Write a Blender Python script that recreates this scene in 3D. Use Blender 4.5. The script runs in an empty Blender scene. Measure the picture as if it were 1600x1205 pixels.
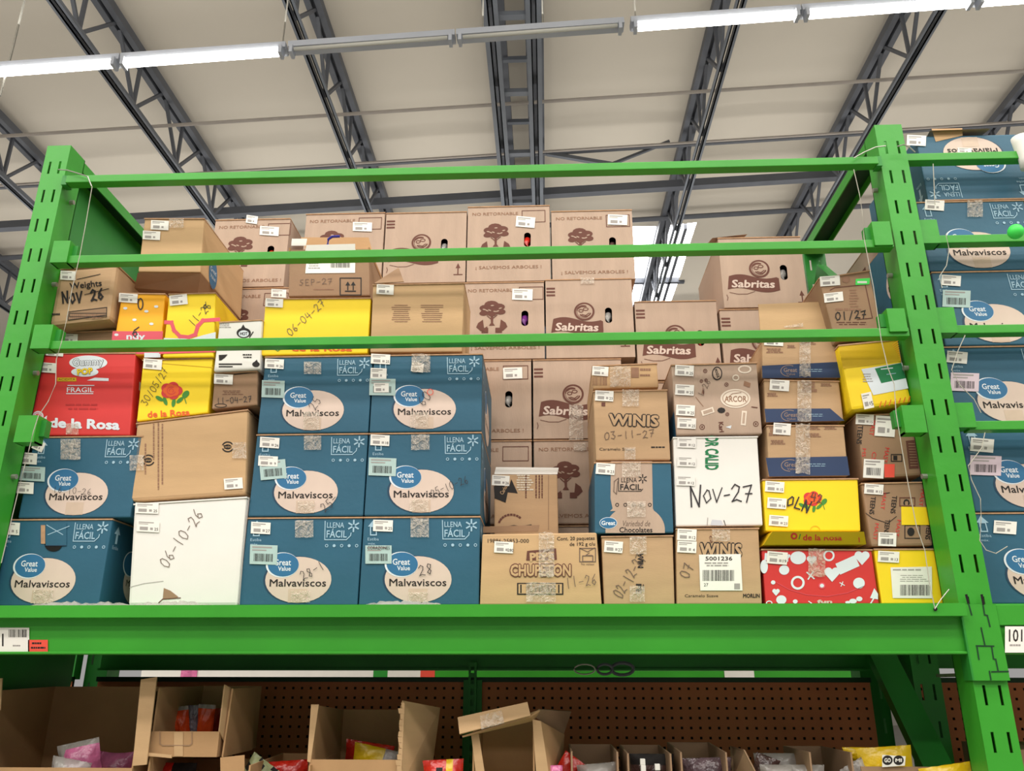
import bpy, bmesh, math, random
from mathutils import Vector, Matrix
random.seed(7)
SC = bpy.context.scene
COL = SC.collection

# ------------------------------------------------------------------ camera (world: X along the rack, Y into depth, Z up)
W, H = 1600, 1205
FPX, YAW, PITCH, ROLL = 1283.3, 0.0421389, 0.344343, 0.001143
def cam_axes():
    cy, sy, cp, sp = math.cos(YAW), math.sin(YAW), math.cos(PITCH), math.sin(PITCH)
    f = Vector((-sy*cp, cy*cp, sp)); r = Vector((cy, sy, 0)); u = r.cross(f)
    cr, sr = math.cos(ROLL), math.sin(ROLL)
    return cr*r+sr*u, -sr*r+cr*u, f
CR, CU, CF = cam_axes()
cd = bpy.data.cameras.new('camera'); cam = bpy.data.objects.new('camera', cd); COL.objects.link(cam)
cd.sensor_width = 36; cd.lens = 36*FPX/W; cd.clip_start = .02; cd.clip_end = 300
cam.matrix_world = Matrix((( CR.x, CU.x, -CF.x, 0), (CR.y, CU.y, -CF.y, 0), (CR.z, CU.z, -CF.z, 0), (0, 0, 0, 1)))
SC.camera = cam
# ------------------------------------------------------------------ light and exposure
vs = SC.view_settings
vs.view_transform = 'Standard'; vs.look = 'None'; vs.gamma = 1; vs.use_curve_mapping = False; vs.exposure = 0.0
wd = bpy.data.worlds.new('world'); SC.world = wd; wd.use_nodes = True
wd.node_tree.nodes['Background'].inputs[0].default_value = (1.0, .97, .93, 1)
wd.node_tree.nodes['Background'].inputs[1].default_value = .34
def area(name, loc, sx, sy, power, rot=(0, 0, 0), color=(1, .97, .92)):
    l = bpy.data.lights.new(name, 'AREA'); l.shape = 'RECTANGLE'; l.size = sx; l.size_y = sy; l.energy = power; l.color = color
    o = bpy.data.objects.new(name, l); COL.objects.link(o); o.location = loc; o.rotation_euler = rot
    return o
# unseen lamp rows: near ones added to soften rail shadows, uplights to brighten roof
for yy, pd, pu in ((.75, 270, 60), (-.9, 350, 190), (-2.7, 310, 100), (-5.4, 310, 190), (9.6, 260, 190), (14.4, 160, 180)):
    area('aisle_fill_light', (0, yy, 4.3), 18, .5, pd, (math.radians(12) if -4 < yy < 2 else 0, 0, 0))
    area('roof_fill_uplight', (0, yy, 4.45), 18, 1.4, pu, (math.pi, 0, 0))
area('roof_fill_uplight', (0, 4.76, 4.62), 14, .5, 125, (math.pi, 0, 0))  # added fill above the visible tubes, brightens the roof

# ------------------------------------------------------------------ pixel helpers
def ray(x, y): return CR*((x-W/2)/FPX) - CU*((y-H/2)/FPX) + CF
def at(x, y, Y): d = ray(x, y); return d*(Y/d.y)
def atz(x, y, Z): d = ray(x, y); return d*(Z/d.z)
def atplane(x, y, p, n): d = ray(x, y); return d*(p.dot(n)/d.dot(n))

# ------------------------------------------------------------------ materials
def srgb(c):
    return tuple(((v/255)/12.92 if v/255 <= .04045 else ((v/255+.055)/1.055)**2.4) for v in c)
MATS = {}
def mat(name, rgb, rough=.6, var=.12, scale=6, bump=0.0, bscale=60, metal=0, emit=None, stretch=(1, 1, 1), coat=0, alpha=None, spec=.4):
    if name in MATS: return MATS[name]
    m = bpy.data.materials.new(name); m.use_nodes = True; nt = m.node_tree; N = nt.nodes; L = nt.links
    b = N['Principled BSDF']; c = srgb(rgb)
    b.inputs['Roughness'].default_value = rough; b.inputs['Metallic'].default_value = metal
    b.inputs['Specular IOR Level'].default_value = spec
    if coat: b.inputs['Coat Weight'].default_value = coat; b.inputs['Coat Roughness'].default_value = .15
    tc = N.new('ShaderNodeTexCoord'); mp = N.new('ShaderNodeMapping'); mp.inputs['Scale'].default_value = stretch
    L.new(tc.outputs['Object'], mp.inputs['Vector'])
    if var:
        n = N.new('ShaderNodeTexNoise'); n.inputs['Scale'].default_value = scale; n.inputs['Detail'].default_value = 5
        L.new(mp.outputs[0], n.inputs['Vector'])
        r = N.new('ShaderNodeValToRGB'); r.color_ramp.elements[0].position = .3; r.color_ramp.elements[1].position = .72
        r.color_ramp.elements[0].color = tuple(v*(1-var) for v in c)+(1,)
        r.color_ramp.elements[1].color = tuple(min(1, v*(1+var*.6)) for v in c)+(1,)
        L.new(n.outputs[0], r.inputs[0]); L.new(r.outputs[0], b.inputs['Base Color'])
    else:
        b.inputs['Base Color'].default_value = c+(1,)
    if bump:
        n2 = N.new('ShaderNodeTexNoise'); n2.inputs['Scale'].default_value = bscale; n2.inputs['Detail'].default_value = 3
        L.new(mp.outputs[0], n2.inputs['Vector'])
        bp = N.new('ShaderNodeBump'); bp.inputs['Strength'].default_value = bump; bp.inputs['Distance'].default_value = .01
        L.new(n2.outputs[0], bp.inputs['Height']); L.new(bp.outputs[0], b.inputs['Normal'])
    if emit:
        b.inputs['Emission Color'].default_value = c+(1,); b.inputs['Emission Strength'].default_value = emit
    if alpha is not None: b.inputs['Alpha'].default_value = alpha
    MATS[name] = m
    return m
GREEN = mat('green_painted_steel', (56, 154, 42), .42, .14, 3, .08, 25)
GREEN2 = mat('green_painted_frame', (42, 138, 48), .45, .2, 3, .06, 30)
GREEND = mat('dark_green_steel', (14, 62, 30), .5, .3, 9)
DARK = mat('dark_void', (16, 14, 12), .9, 0)
STEEL = mat('galvanised_wire', (170, 168, 160), .4, .1, 20, metal=.6)
STRING = mat('white_string', (176, 172, 158), .8, .1, 50)
CARD = mat('cardboard', (188, 154, 118), .82, .1, 5, .06, 90, stretch=(1, 1, 6))
CARDT = mat('cardboard_tan', (200, 164, 122), .82, .1, 4, .06, 90, stretch=(1, 1, 6))
CARDP = mat('cardboard_pinkish', (184, 159, 140), .82, .09, 5, .08, 50, stretch=(5, 1, 1))
CARDD = mat('cardboard_dull', (160, 128, 100), .85, .16, 5, .06, 70)
CARDO = mat('cardboard_open', (186, 146, 104), .85, .16, 5, .06, 70)
EDGE = mat('cardboard_edge', (186, 146, 112), .9, .2, 60)
BLUE = mat('blue_print', (42, 93, 117), .5, .13, 5, .05, 50)
BLUEL = mat('light_blue_print', (46, 108, 150), .5, .08, 8)
BLUED = mat('deep_blue_print', (32, 64, 88), .5, .08, 8)
NAVY = mat('navy_print', (44, 62, 98), .5, .12, 8)
PALE = mat('pale_kraft_print', (214, 192, 178), .7, .08, 9)
WPRINT = mat('white_print', (220, 226, 232), .6, 0)
LPRINT = mat('faint_white_print', (158, 190, 208), .6, 0)
BLACK = mat('black_print', (34, 28, 26), .7, 0)
INK = mat('marker_ink', (44, 40, 44), .6, 0)
PENCIL = mat('grey_marker', (108, 88, 76), .7, 0)
BROWN = mat('brown_print', (104, 62, 50), .75, .08, 30)
BROWNF = mat('faint_brown_print', (150, 112, 88), .75, .15, 60)
GREY = mat('grey_print', (160, 154, 150), .7, 0)
PAPER = mat('label_paper', (238, 234, 226), .5, .03, 20)
PAPERT = mat('teal_label_paper', (176, 200, 196), .4, .08, 20)
PAPERP = mat('pink_label_paper', (216, 196, 206), .4, .08, 20)
CREAM = mat('cream_print', (232, 216, 198), .6, .04, 20)
WCARD = mat('white_cardboard', (232, 228, 222), .6, .05, 4, .06, 20)
RED = mat('red_print', (214, 54, 52), .5, .1, 5)
REDB = mat('bright_red_label', (236, 84, 66), .5, .04, 9)
YEL = mat('yellow_print', (250, 214, 30), .5, .07, 5, .05, 20)
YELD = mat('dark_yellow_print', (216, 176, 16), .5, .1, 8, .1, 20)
ORG = mat('orange_print', (250, 178, 20), .5, .05, 5)
ORGR = mat('orange_red_print', (232, 96, 36), .6, .05, 5)
PINK = mat('pink_print', (226, 84, 100), .5, .05, 5)
LEAF = mat('green_print', (70, 140, 50), .6, .1, 20)
LEAFD = mat('dark_green_print', (22, 120, 70), .6, .1, 20)
FGREEN = mat('fluorescent_green', (70, 226, 90), .5, .05, 20)
TRUSS = mat('blue_grey_steel', (104, 109, 117), .5, .12, 4)
TRUSSD = mat('dark_grey_steel', (88, 91, 98), .55, .12, 4)
PIPE = mat('grey_pipe', (166, 158, 150), .5, .08, 4)
ROOF = mat('roof_insulation', (206, 198, 184), .75, .05, .5, .25, 1.2)
HOUS = mat('lamp_housing', (196, 202, 214), .4, .05, 4)
TUBE = mat('lit_tube', (255, 250, 240), .4, 0, emit=14)
TUBEO = mat('unlit_tube', (214, 214, 206), .25, 0)
SKYL = mat('skylight_panel', (255, 255, 255), .4, 0, emit=9)
PEG = mat('brown_pegboard', (206, 122, 78), .7, .14, 6)
FLOOR = mat('floor_tile', (150, 146, 138), .4, .08, 2)
WALL = mat('painted_wall', (196, 192, 182), .8, .05, 1)
CLEAR = mat('plastic_film', (196, 190, 184), .15, .1, 30, .6, 40, spec=.8, alpha=.6)
MAGENTA = mat('magenta_bag', (226, 120, 170), .25, .35, 25, .6, 40, spec=.8)
REDBAG = mat('red_bag', (214, 40, 26), .25, .3, 25, .6, 40, spec=.8)
ORBAG = mat('orange_bag', (240, 84, 34), .25, .3, 30, .6, 40, spec=.8)
YELBAG = mat('yellow_bag', (236, 196, 24), .3, .2, 18, .6, 30, spec=.7)
DKBAG = mat('dark_bag', (92, 66, 62), .2, .5, 40, .7, 50, spec=.9)
PURB = mat('purple_bag', (120, 50, 130), .3, .3, 30)
# clear parcel tape: glossy film, partly see-through, wrinkled
def tape_mat():
    m = bpy.data.materials.new('parcel_tape'); m.use_nodes = True; nt = m.node_tree; N = nt.nodes; L = nt.links
    b = N['Principled BSDF']; b.inputs['Base Color'].default_value = (.80, .68, .56, 1); b.inputs['Roughness'].default_value = .16
    b.inputs['Specular IOR Level'].default_value = .9
    tc = N.new('ShaderNodeTexCoord'); n = N.new('ShaderNodeTexNoise'); n.inputs['Scale'].default_value = 75; n.inputs['Detail'].default_value = 4
    n.inputs['Distortion'].default_value = 1.5
    L.new(tc.outputs['Object'], n.inputs['Vector'])
    r = N.new('ShaderNodeMapRange'); r.inputs[1].default_value = .34; r.inputs[2].default_value = .66; r.inputs[3].default_value = .15; r.inputs[4].default_value = .62
    L.new(n.outputs[0], r.inputs[0]); L.new(r.outputs[0], b.inputs['Alpha'])
    bp = N.new('ShaderNodeBump'); bp.inputs['Strength'].default_value = .9; bp.inputs['Distance'].default_value = .01
    L.new(n.outputs[0], bp.inputs['Height']); L.new(bp.outputs[0], b.inputs['Normal'])
    return m
TAPE = tape_mat()

# ------------------------------------------------------------------ object helpers
def empty(name, loc, label, cat, group=None, kind=None):
    o = bpy.data.objects.new(name, None); COL.objects.link(o); o.location = loc; o.empty_display_size = .05
    o['label'] = label; o['category'] = cat
    if group: o['group'] = group
    if kind: o['kind'] = kind
    return o
def root_of(o):
    while o.parent: o = o.parent
    return o
def origin(o): return Vector(o.location) + (origin(o.parent) if o.parent else Vector())
def mk(name, verts, faces, mats, parent=None, mi=None, loc=None, smooth=False):
    """one mesh object; verts in world coordinates"""
    off = origin(parent) if parent else (loc or Vector((0, 0, 0)))
    me = bpy.data.meshes.new(name); me.from_pydata([tuple(Vector(v)-off) for v in verts], [], faces)
    if not isinstance(mats, (list, tuple)): mats = [mats]
    for m in mats: me.materials.append(m)
    if mi:
        for p, i in zip(me.polygons, mi): p.material_index = i
    if smooth:
        for p in me.polygons: p.use_smooth = True
    me.update()
    o = bpy.data.objects.new(name, me); COL.objects.link(o)
    if parent: o.parent = parent
    elif loc: o.location = loc
    return o
def tag(o, label, cat, group=None, kind=None):
    o['label'] = label; o['category'] = cat
    if group: o['group'] = group
    if kind: o['kind'] = kind
    return o
BF = [(0, 3, 2, 1), (4, 5, 6, 7), (0, 1, 5, 4), (1, 2, 6, 5), (2, 3, 7, 6), (3, 0, 4, 7)]
class MB:
    def __init__(s): s.v = []; s.f = []; s.m = []
    def add(s, vs, fs, m=0):
        k = len(s.v); s.v += [Vector(v) for v in vs]; s.f += [tuple(i+k for i in f) for f in fs]; s.m += [m]*len(fs)
    def box(s, x0, x1, y0, y1, z0, z1, m=0):
        s.add([(x0, y0, z0), (x1, y0, z0), (x1, y1, z0), (x0, y1, z0), (x0, y0, z1), (x1, y0, z1), (x1, y1, z1), (x0, y1, z1)], BF, m); return s
    def hexa(s, p, m=0): s.add(p, BF, m); return s
    def bar(s, a, b, w, h, up=(0, 0, 1), m=0):
        a = Vector(a); b = Vector(b); d = (b-a).normalized(); sd = d.cross(Vector(up))
        sd = sd.normalized() if sd.length > 1e-5 else Vector((1, 0, 0)); u = sd.cross(d).normalized()
        q = []
        for p in (a, b):
            q += [p-sd*w/2-u*h/2, p+sd*w/2-u*h/2, p+sd*w/2+u*h/2, p-sd*w/2+u*h/2]
        s.add(q, BF, m); return s
    def tube(s, pts, r, n=6, m=0):
        pts = [Vector(p) for p in pts]; rings = []
        for i, p in enumerate(pts):
            d = (pts[min(i+1, len(pts)-1)]-pts[max(i-1, 0)]).normalized()
            a = d.cross(Vector((0, 0, 1)));
            if a.length < .05: a = d.cross(Vector((1, 0, 0)))
            a.normalize(); b = d.cross(a)
            rings.append([p+a*r*math.cos(2*math.pi*k/n)+b*r*math.sin(2*math.pi*k/n) for k in range(n)])
        vs = [v for r_ in rings for v in r_]; fs = []
        for i in range(len(pts)-1):
            for k in range(n):
                fs.append((i*n+k, i*n+(k+1) % n, (i+1)*n+(k+1) % n, (i+1)*n+k))
        fs.append(tuple(range(n-1, -1, -1))); fs.append(tuple((len(pts)-1)*n+k for k in range(n)))
        s.add(vs, fs, m); return s
    def build(s, name, mats, parent=None, loc=None, smooth=False): return mk(name, s.v, s.f, mats, parent, s.m, loc, smooth)
def bevel(o, w=.004, seg=2):
    bm = bmesh.new(); bm.from_mesh(o.data)
    es = [e for e in bm.edges if len(e.link_faces) == 2 and e.calc_face_angle(0) > 1.1]
    bmesh.ops.bevel(bm, geom=es, offset=w, segments=seg, profile=.6, affect='EDGES', clamp_overlap=True)
    bm.to_mesh(o.data); bm.free(); return o
def solid(name, x0, x1, y0, y1, z0, z1, m, parent=None, bv=0, loc=None):
    o = MB().box(x0, x1, y0, y1, z0, z1).build(name, m, parent, loc=loc or (None if parent else Vector(((x0+x1)/2, y0, z0))))
    if bv: bevel(o, bv)
    return o
def copy_tree(o, parent=None):
    c = o.copy(); COL.objects.link(c); c.parent = parent
    for ch in list(o.children): copy_tree(ch, c)
    return c

# ------------------------------------------------------------------ 2D graphics laid on a plane (print, labels, tape, marker)
FC = {}
def font(s, bold=0):
    k = (s, bold)
    if k not in FC:
        cu = bpy.data.curves.new('t', 'FONT'); cu.body = s; cu.size = 1; cu.align_x = 'CENTER'; cu.resolution_u = 2; cu.fill_mode = 'FRONT'
        ob = bpy.data.objects.new('t', cu); me = ob.to_mesh()
        vs = [(v.co.x, v.co.y) for v in me.vertices]; fs = [tuple(p.vertices) for p in me.polygons]
        ob.to_mesh_clear(); bpy.data.objects.remove(ob); bpy.data.curves.remove(cu)
        xs = [v[0] for v in vs] or [0, 1]
        cx = (min(xs)+max(xs))/2
        FC[k] = ([(x-cx, y-.35) for x, y in vs], fs, max(xs)-min(xs))
    return FC[k]
SK = {  # handwritten strokes, x 0..1, y 0 (top)..1
 '0': [[(.5, 0), (.15, .2), (.05, .6), (.3, 1), (.7, .9), (.9, .5), (.8, .1), (.5, 0)]], '1': [[(.5, 0), (.45, .5), (.5, 1)]],
 '2': [[(.1, .25), (.4, 0), (.8, .15), (.7, .45), (.1, 1), (.5, .9), (.95, 1)]], '3': [[(.1, .05), (.7, 0), (.4, .4), (.85, .65), (.6, 1), (.1, .9)]],
 '4': [[(.3, 0), (.1, .55), (.9, .55)], [(.75, .1), (.7, 1)]], '5': [[(.85, 0), (.25, .05), (.2, .45), (.7, .45), (.8, .8), (.4, 1), (.1, .9)]],
 '6': [[(.75, 0), (.25, .4), (.15, .8), (.5, 1), (.8, .75), (.5, .5), (.2, .7)]], '7': [[(.1, .1), (.9, .0), (.6, .5), (.4, 1)], [(.3, .5), (.85, .5)]],
 '8': [[(.8, .1), (.4, 0), (.25, .25), (.75, .7), (.5, 1), (.2, .8), (.7, .4), (.8, .1)]], '9': [[(.8, .3), (.4, .5), (.2, .2), (.6, 0), (.85, .2), (.6, 1)]],
 '-': [[(.15, .55), (.85, .5)]], '/': [[(.8, -.05), (.2, 1.05)]], ' ': [], 'N': [[(.1, 1), (.1, 0), (.8, 1), (.9, -.05)]], 'O': [[(.5, .1), (.1, .5), (.4, 1), (.9, .7), (.7, .15), (.5, .1)]],
 'V': [[(.05, .1), (.4, 1), (.95, 0)]], 'S': [[(.85, .05), (.3, .1), (.3, .4), (.8, .6), (.5, 1), (.1, .9)]], 'E': [[(.8, 0), (.2, 0), (.15, 1), (.85, 1)], [(.2, .5), (.7, .5)]],
 'P': [[(.2, 1), (.2, 0), (.8, .1), (.75, .45), (.2, .5)]], 'J': [[(.2, 0), (.9, 0)], [(.6, 0), (.6, .9), (.2, 1), (.1, .7)]], 'U': [[(.1, 0), (.15, .9), (.7, .95), (.9, 0)]], 'L': [[(.2, 0), (.15, 1), (.9, .95)]],
}
class G:
    """collects flat shapes in chart coordinates (x right, y down) and maps them on a surface plane"""
    def __init__(s, chart, nrm, crop=None):
        s.ch, s.n, s.c = chart, nrm, crop; s.mb = MB(); s.mats = []; s.k = 0
    def P(s, x, y, layer):
        if s.c: x = s.c[0]+x/s.c[2]; y = s.c[1]+y/s.c[2]
        return s.ch(x, y) + s.n*(.0003*(layer+.06*(s.k % 8))+.0004)
    def mi(s, m):
        if m not in s.mats: s.mats.append(m)
        return s.mats.index(m)
    def poly(s, pts, m, l=1):
        s.k += 1; s.mb.add([s.P(x, y, l) for x, y in pts], [tuple(range(len(pts)))], s.mi(m)); return s
    def rect(s, x0, y0, x1, y1, m, l=1, rot=0):
        cx, cy = (x0+x1)/2, (y0+y1)/2; c, n = math.cos(math.radians(rot)), math.sin(math.radians(rot))
        return s.poly([(cx+(x-cx)*c-(y-cy)*n, cy+(x-cx)*n+(y-cy)*c) for x, y in ((x0, y1), (x1, y1), (x1, y0), (x0, y0))], m, l)
    def ell(s, cx, cy, rx, ry, m, l=1, n=36, rot=0):
        c, q = math.cos(math.radians(rot)), math.sin(math.radians(rot))
        return s.poly([(cx+rx*math.cos(a)*c-ry*math.sin(a)*q, cy+rx*math.cos(a)*q+ry*math.sin(a)*c) for a in [-2*math.pi*k/n for k in range(n)]], m, l)
    def ring(s, cx, cy, rx, ry, w, m, l=1, n=32, a0=0, a1=360):
        s.k += 1; full = a1-a0 >= 360; N = n if full else n
        vs = []; fs = []
        for k in range(N+(0 if full else 1)):
            a = math.radians(a0+(a1-a0)*k/N)
            vs += [s.P(cx+(rx-w/2)*math.cos(a), cy+(ry-w/2)*math.sin(a), l), s.P(cx+(rx+w/2)*math.cos(a), cy+(ry+w/2)*math.sin(a), l)]
        M = len(vs)//2
        for k in range(M if full else M-1):
            j = (k+1) % M; fs.append((2*k, 2*j, 2*j+1, 2*k+1))
        s.mb.add(vs, fs, s.mi(m)); return s
    def line(s, pts, w, m, l=2):
        for i, (a, b) in enumerate(zip(pts, pts[1:])):
            dx, dy = b[0]-a[0], b[1]-a[1]; L = math.hypot(dx, dy) or 1; ux, uy = dx/L*w/2, dy/L*w/2
            s.poly([(a[0]-ux+uy, a[1]-uy-ux), (a[0]-ux-uy, a[1]-uy+ux), (b[0]+ux-uy, b[1]+uy+ux), (b[0]+ux+uy, b[1]+uy-ux)], m, l)
        return s
    def frame(s, x0, y0, x1, y1, w, m, l=2): return s.line([(x0, y0), (x1, y0), (x1, y1), (x0, y1), (x0, y0)], w, m, l)
    def text(s, t, cx, cy, h, m, w=None, rot=0, l=2, bold=0, shear=0):
        vs, fs, tw = font(t); sy = h/.70; sx = (w/(tw+2*bold)) if w else sy
        c, n = math.cos(math.radians(rot)), math.sin(math.radians(rot))
        k = 1 if not bold else (4 if bold < .03 else 8)
        for i in range(k):
            s.k += 1; ox = bold*math.cos(2*math.pi*(i+.5)/k) if k > 1 else 0; oy = bold*math.sin(2*math.pi*(i+.5)/k) if k > 1 else 0; out = []
            for x, y in vs:
                x += ox; y += oy
                a = x*sx+shear*y*sy; b = -y*sy; out.append(s.P(cx+a*c-b*n, cy+a*n+b*c, l))
            s.mb.add(out, fs, s.mi(m))
        return s
    def outlined(s, t, cx, cy, h, fill, outl, w=None, rot=0, l=2, o=.06, bold=.01):
        s.text(t, cx, cy, h, outl, w*1.03 if w else None, rot, l, bold+o); return s.text(t, cx, cy, h, fill, w, rot, l+1, bold)
    def hand(s, t, x, y, h, m, rot=0, w=None, lw=.09, l=3, adv=.75):
        c, n = math.cos(math.radians(rot)), math.sin(math.radians(rot)); cw = (w/len(t)) if w else h*adv
        for i, chh in enumerate(t):
            jy = random.uniform(-.08, .08)*h
            for st in SK.get(chh, []):
                pts = []
                for a, b in st:
                    px = i*cw+a*cw*.85+random.uniform(-.02, .02)*h; py = b*h+jy
                    pts.append((x+px*c-py*n, y+px*n+py*c))
                s.line(pts, h*lw, m, l)
        return s
    def fine(s, x0, y0, x1, y1, rows, m, l=2, fill=.55, seed=1):
        r = random.Random(seed); dy = (y1-y0)/rows
        for k in range(rows):
            a = x0+(x1-x0)*r.uniform(0, .12); b = x1-(x1-x0)*r.uniform(0, .3)
            x = a
            while x < b:
                e = min(b, x+(x1-x0)*r.uniform(.08, .25)); s.rect(x, y0+dy*k, e, y0+dy*(k+fill), m, l); x = e+(x1-x0)*.03
        return s
    def bars(s, x0, y0, x1, y1, n, m, l=2, seed=3):
        r = random.Random(seed); x = x0; st = (x1-x0)/n
        for k in range(n):
            w = st*r.uniform(.25, .75); s.rect(x, y0, x+w, y1, m, l); x += st
        return s
    def spark(s, cx, cy, r, m, w, l=2, ry=None):
        ry = ry or r
        for k in range(6):
            a = math.radians(60*k+90); s.line([(cx+.42*r*math.cos(a), cy+.42*ry*math.sin(a)), (cx+r*math.cos(a), cy+ry*math.sin(a))], w, m, l)
        return s
    def build(s, name, parent, label=None):
        if not s.mb.v: return None
        o = s.mb.build(name, s.mats, parent)
        if label: o['label'] = label
        return o

# ------------------------------------------------------------------ a closed carton from the four corners of its front
GAP = .0012
DECK = .1725
class Carton:
    def __init__(s, q, Y, depth, m, label, cat='box', group=None, name='cardboard_box', Yr=None, floor=False, hole=None, flap=EDGE, lid=True, world=None, bv=.004):
        if world: P = [Vector(p) for p in world]
        else:
            P0 = at(*q[0], Y)
            if Yr is None: P = [at(*p, Y) for p in q]
            else:
                P1 = at(*q[1], Yr); n = (P1-P0).cross(Vector((0, 0, 1))).normalized(); P = [P0, P1, atplane(*q[2], P0, n), atplane(*q[3], P0, n)]
            if floor:
                for k in (2, 3): P[k].z = DECK
        c = sum(P, Vector())/4
        P = [p+Vector((GAP if p.x < c.x else -GAP, 0, GAP if p.z < c.z else -GAP)) for p in P]
        s.P = P; TL, TR, BR, BL = P
        n = (TR-TL).cross(Vector((0, 0, 1))).normalized()          # points away from the camera?
        if n.y < 0: n = -n
        s.back = n; s.n = -n; s.depth = depth
        s.root = empty(name, (BL+BR)/2, label, cat, group)
        B = [p+n*depth for p in P]; s.B = B
        mb = MB(); vs = P+B
        fs = [(3, 2, 1, 0), (4, 5, 6, 7), (0, 1, 5, 4), (3, 7, 6, 2), (0, 4, 7, 3), (1, 2, 6, 5)]
        if hole:
            hx, hy, hw, hh = hole           # metres from the top left corner: centre and size
            pts = []
            for k in range(16):
                a = 2*math.pi*k/16
                x = hx+hw/2*math.cos(a); y = hy+(hh/2-hw/2)*(1 if math.sin(a) > 0 else -1)+hw/2*math.sin(a)
                pts.append(s.m(x, y))
            k0 = 8; vs = vs+pts
            fs = fs[1:]
            crn = [1, 2, 3, 0]  # TR BR BL TL in the order of growing angle (y down)
            # quadrant strips: angle 0 = right, grows downwards
            mid = {0: (1, 2), 4: (2, 3), 8: (3, 0), 12: (0, 1)}
            order = [2, 3, 0, 1]
            for qd in range(4):
                ci = order[qd]; nx = order[(qd+1) % 4]
                for k in range(4):
                    a = k0+(qd*4+k) % 16; b = k0+(qd*4+k+1) % 16; fs.append((a, b, ci))
                fs.append((k0+((qd+1)*4) % 16, nx, ci))
        mb.add(vs, fs)
        s.body = mb.build('body', m, s.root)
        if not hole: bevel(s.body, bv, 2)
        if lid and flap:
            e = Vector((0, 0, .0026)); f = s.n*.0022; sx = (TR-TL).normalized()*.001
            a, b, c_, d = TL+f-sx, TR+f+sx, B[1], B[0]
            dn = Vector((0, 0, -.0030))
            MB().hexa([a+dn, b+dn, c_+dn, d+dn, a+e*.2, b+e*.2, c_+e*.2, d+e*.2]).build('top_flap', flap, s.root)
    def m(s, x, y): # metres from top left of the front
        TL, TR, BR, BL = s.P
        u = x/(TR-TL).length; v = y/(TL-BL).length
        return TL.lerp(TR, u).lerp(BL.lerp(BR, u), v)
    def px(s, crop=None): p, n = s.P[0], s.n; return G(lambda x, y: atplane(x, y, p, n), n, crop)
    def gm(s): return G(s.m, s.n)
    def side(s, right):   # chart on a side: x metres from the front edge, y metres down
        a = s.P[1] if right else s.P[0]; b = s.P[2] if right else s.P[3]
        n = (a-b).cross(s.back).normalized();
        if (n.x < 0) == right: n = -n
        return G(lambda x, y: a+(b-a)*(y/(a-b).length)+s.back*x, n)
def sticker(bx, pts, crop=None, paper=PAPER, name='price_label', seed=1, num=None, bar=False, n=4, layer=None):
    """paper label given by x0,y0,x1,y1[,rot] in chart px"""
    layer = layer if layer and layer > 6 else (9 if layer == 6 else 7)
    g = bx.px(crop); x0, y0, x1, y1 = pts[:4]; rot = pts[4] if len(pts) > 4 else 0
    sticker_g(g, x0, y0, x1, y1, rot, paper, seed, num, bar, n, layer); return g.build(name, bx.root)
def sticker_g(g, x0, y0, x1, y1, rot=0, paper=PAPER, seed=1, num=None, bar=False, n=4, L=3):
    cx, cy = (x0+x1)/2, (y0+y1)/2; w, h = x1-x0, y1-y0
    c, q = math.cos(math.radians(rot)), math.sin(math.radians(rot))
    def R(x, y): return (cx+(x-cx)*c-(y-cy)*q, cy+(x-cx)*q+(y-cy)*c)
    def rr(a, b, e, f, m, l): g.poly([R(a, f), R(e, f), R(e, b), R(a, b)], m, l)
    rr(x0, y0, x1, y1, paper, L)
    r = random.Random(seed)
    if bar:
        rr(x0+w*.08, y0+h*.08, x0+w*.8, y0+h*.16, GREY, L+1); rr(x0+w*.08, y0+h*.24, x0+w*.6, y0+h*.3, GREY, L+1)
        k = 16
        for i in range(k): rr(x0+w*(.15+.7*i/k), y0+h*.45, x0+w*(.15+.7*(i+r.uniform(.3, .75))/k), y0+h*.85, BLACK, L+1)
    else:
        rr(x0+w*.08, y0+h*.12, x0+w*.75, y0+h*.2, GREY, L+1); rr(x0+w*.08, y0+h*.28, x0+w*.5, y0+h*.33, GREY, L+1)
        rr(x0+w*.14, y0+h*.56, x0+w*.5, y0+h*.84, GREY, L+1); rr(x0+w*.60, y0+h*.6, x0+w*.72, y0+h*.8, GREY, L+1)
        if num:
            p = R(x0+w*.87, y0+h*.72); g.text(num, p[0], p[1], h*.26, BLACK, rot=rot, l=L+1)
def tape(bx, x0, y0, x1, y1, crop=None, name='tape_strip'):
    g = bx.px(crop); r = random.Random(int(x0*7+y0)); n = 5; top = []; bot = []
    for k in range(n+1):
        x = x0+(x1-x0)*k/n; top.append((x, y0+r.uniform(-.02, .02)*(y1-y0))); bot.append((x, y1+r.uniform(-.02, .02)*(y1-y0)))
    g.poly(bot+top[::-1], TAPE, 12)
    o = g.build(name, bx.root); o['label'] = 'strip of clear parcel tape'; return o

K4=(0,320,3.767); K5=(0,620,3.545); K6=(320,320,3.767); K7=(370,540,2.869)
M1=(700,310,3.766); M2=(740,620,3.65); M3=(960,320,4.017); M4=(900,540,3.766); M5=(1180,400,4.017); M6=(1180,640,3.766); M7=(1300,170,3.09); M8=(1400,540,2.87)
L1=(0,920,4); L2=(380,940,4); L3=(700,940,4); L4=(1000,980,4.706); L5=(1260,920,4.23)
YF = 2.09
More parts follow.
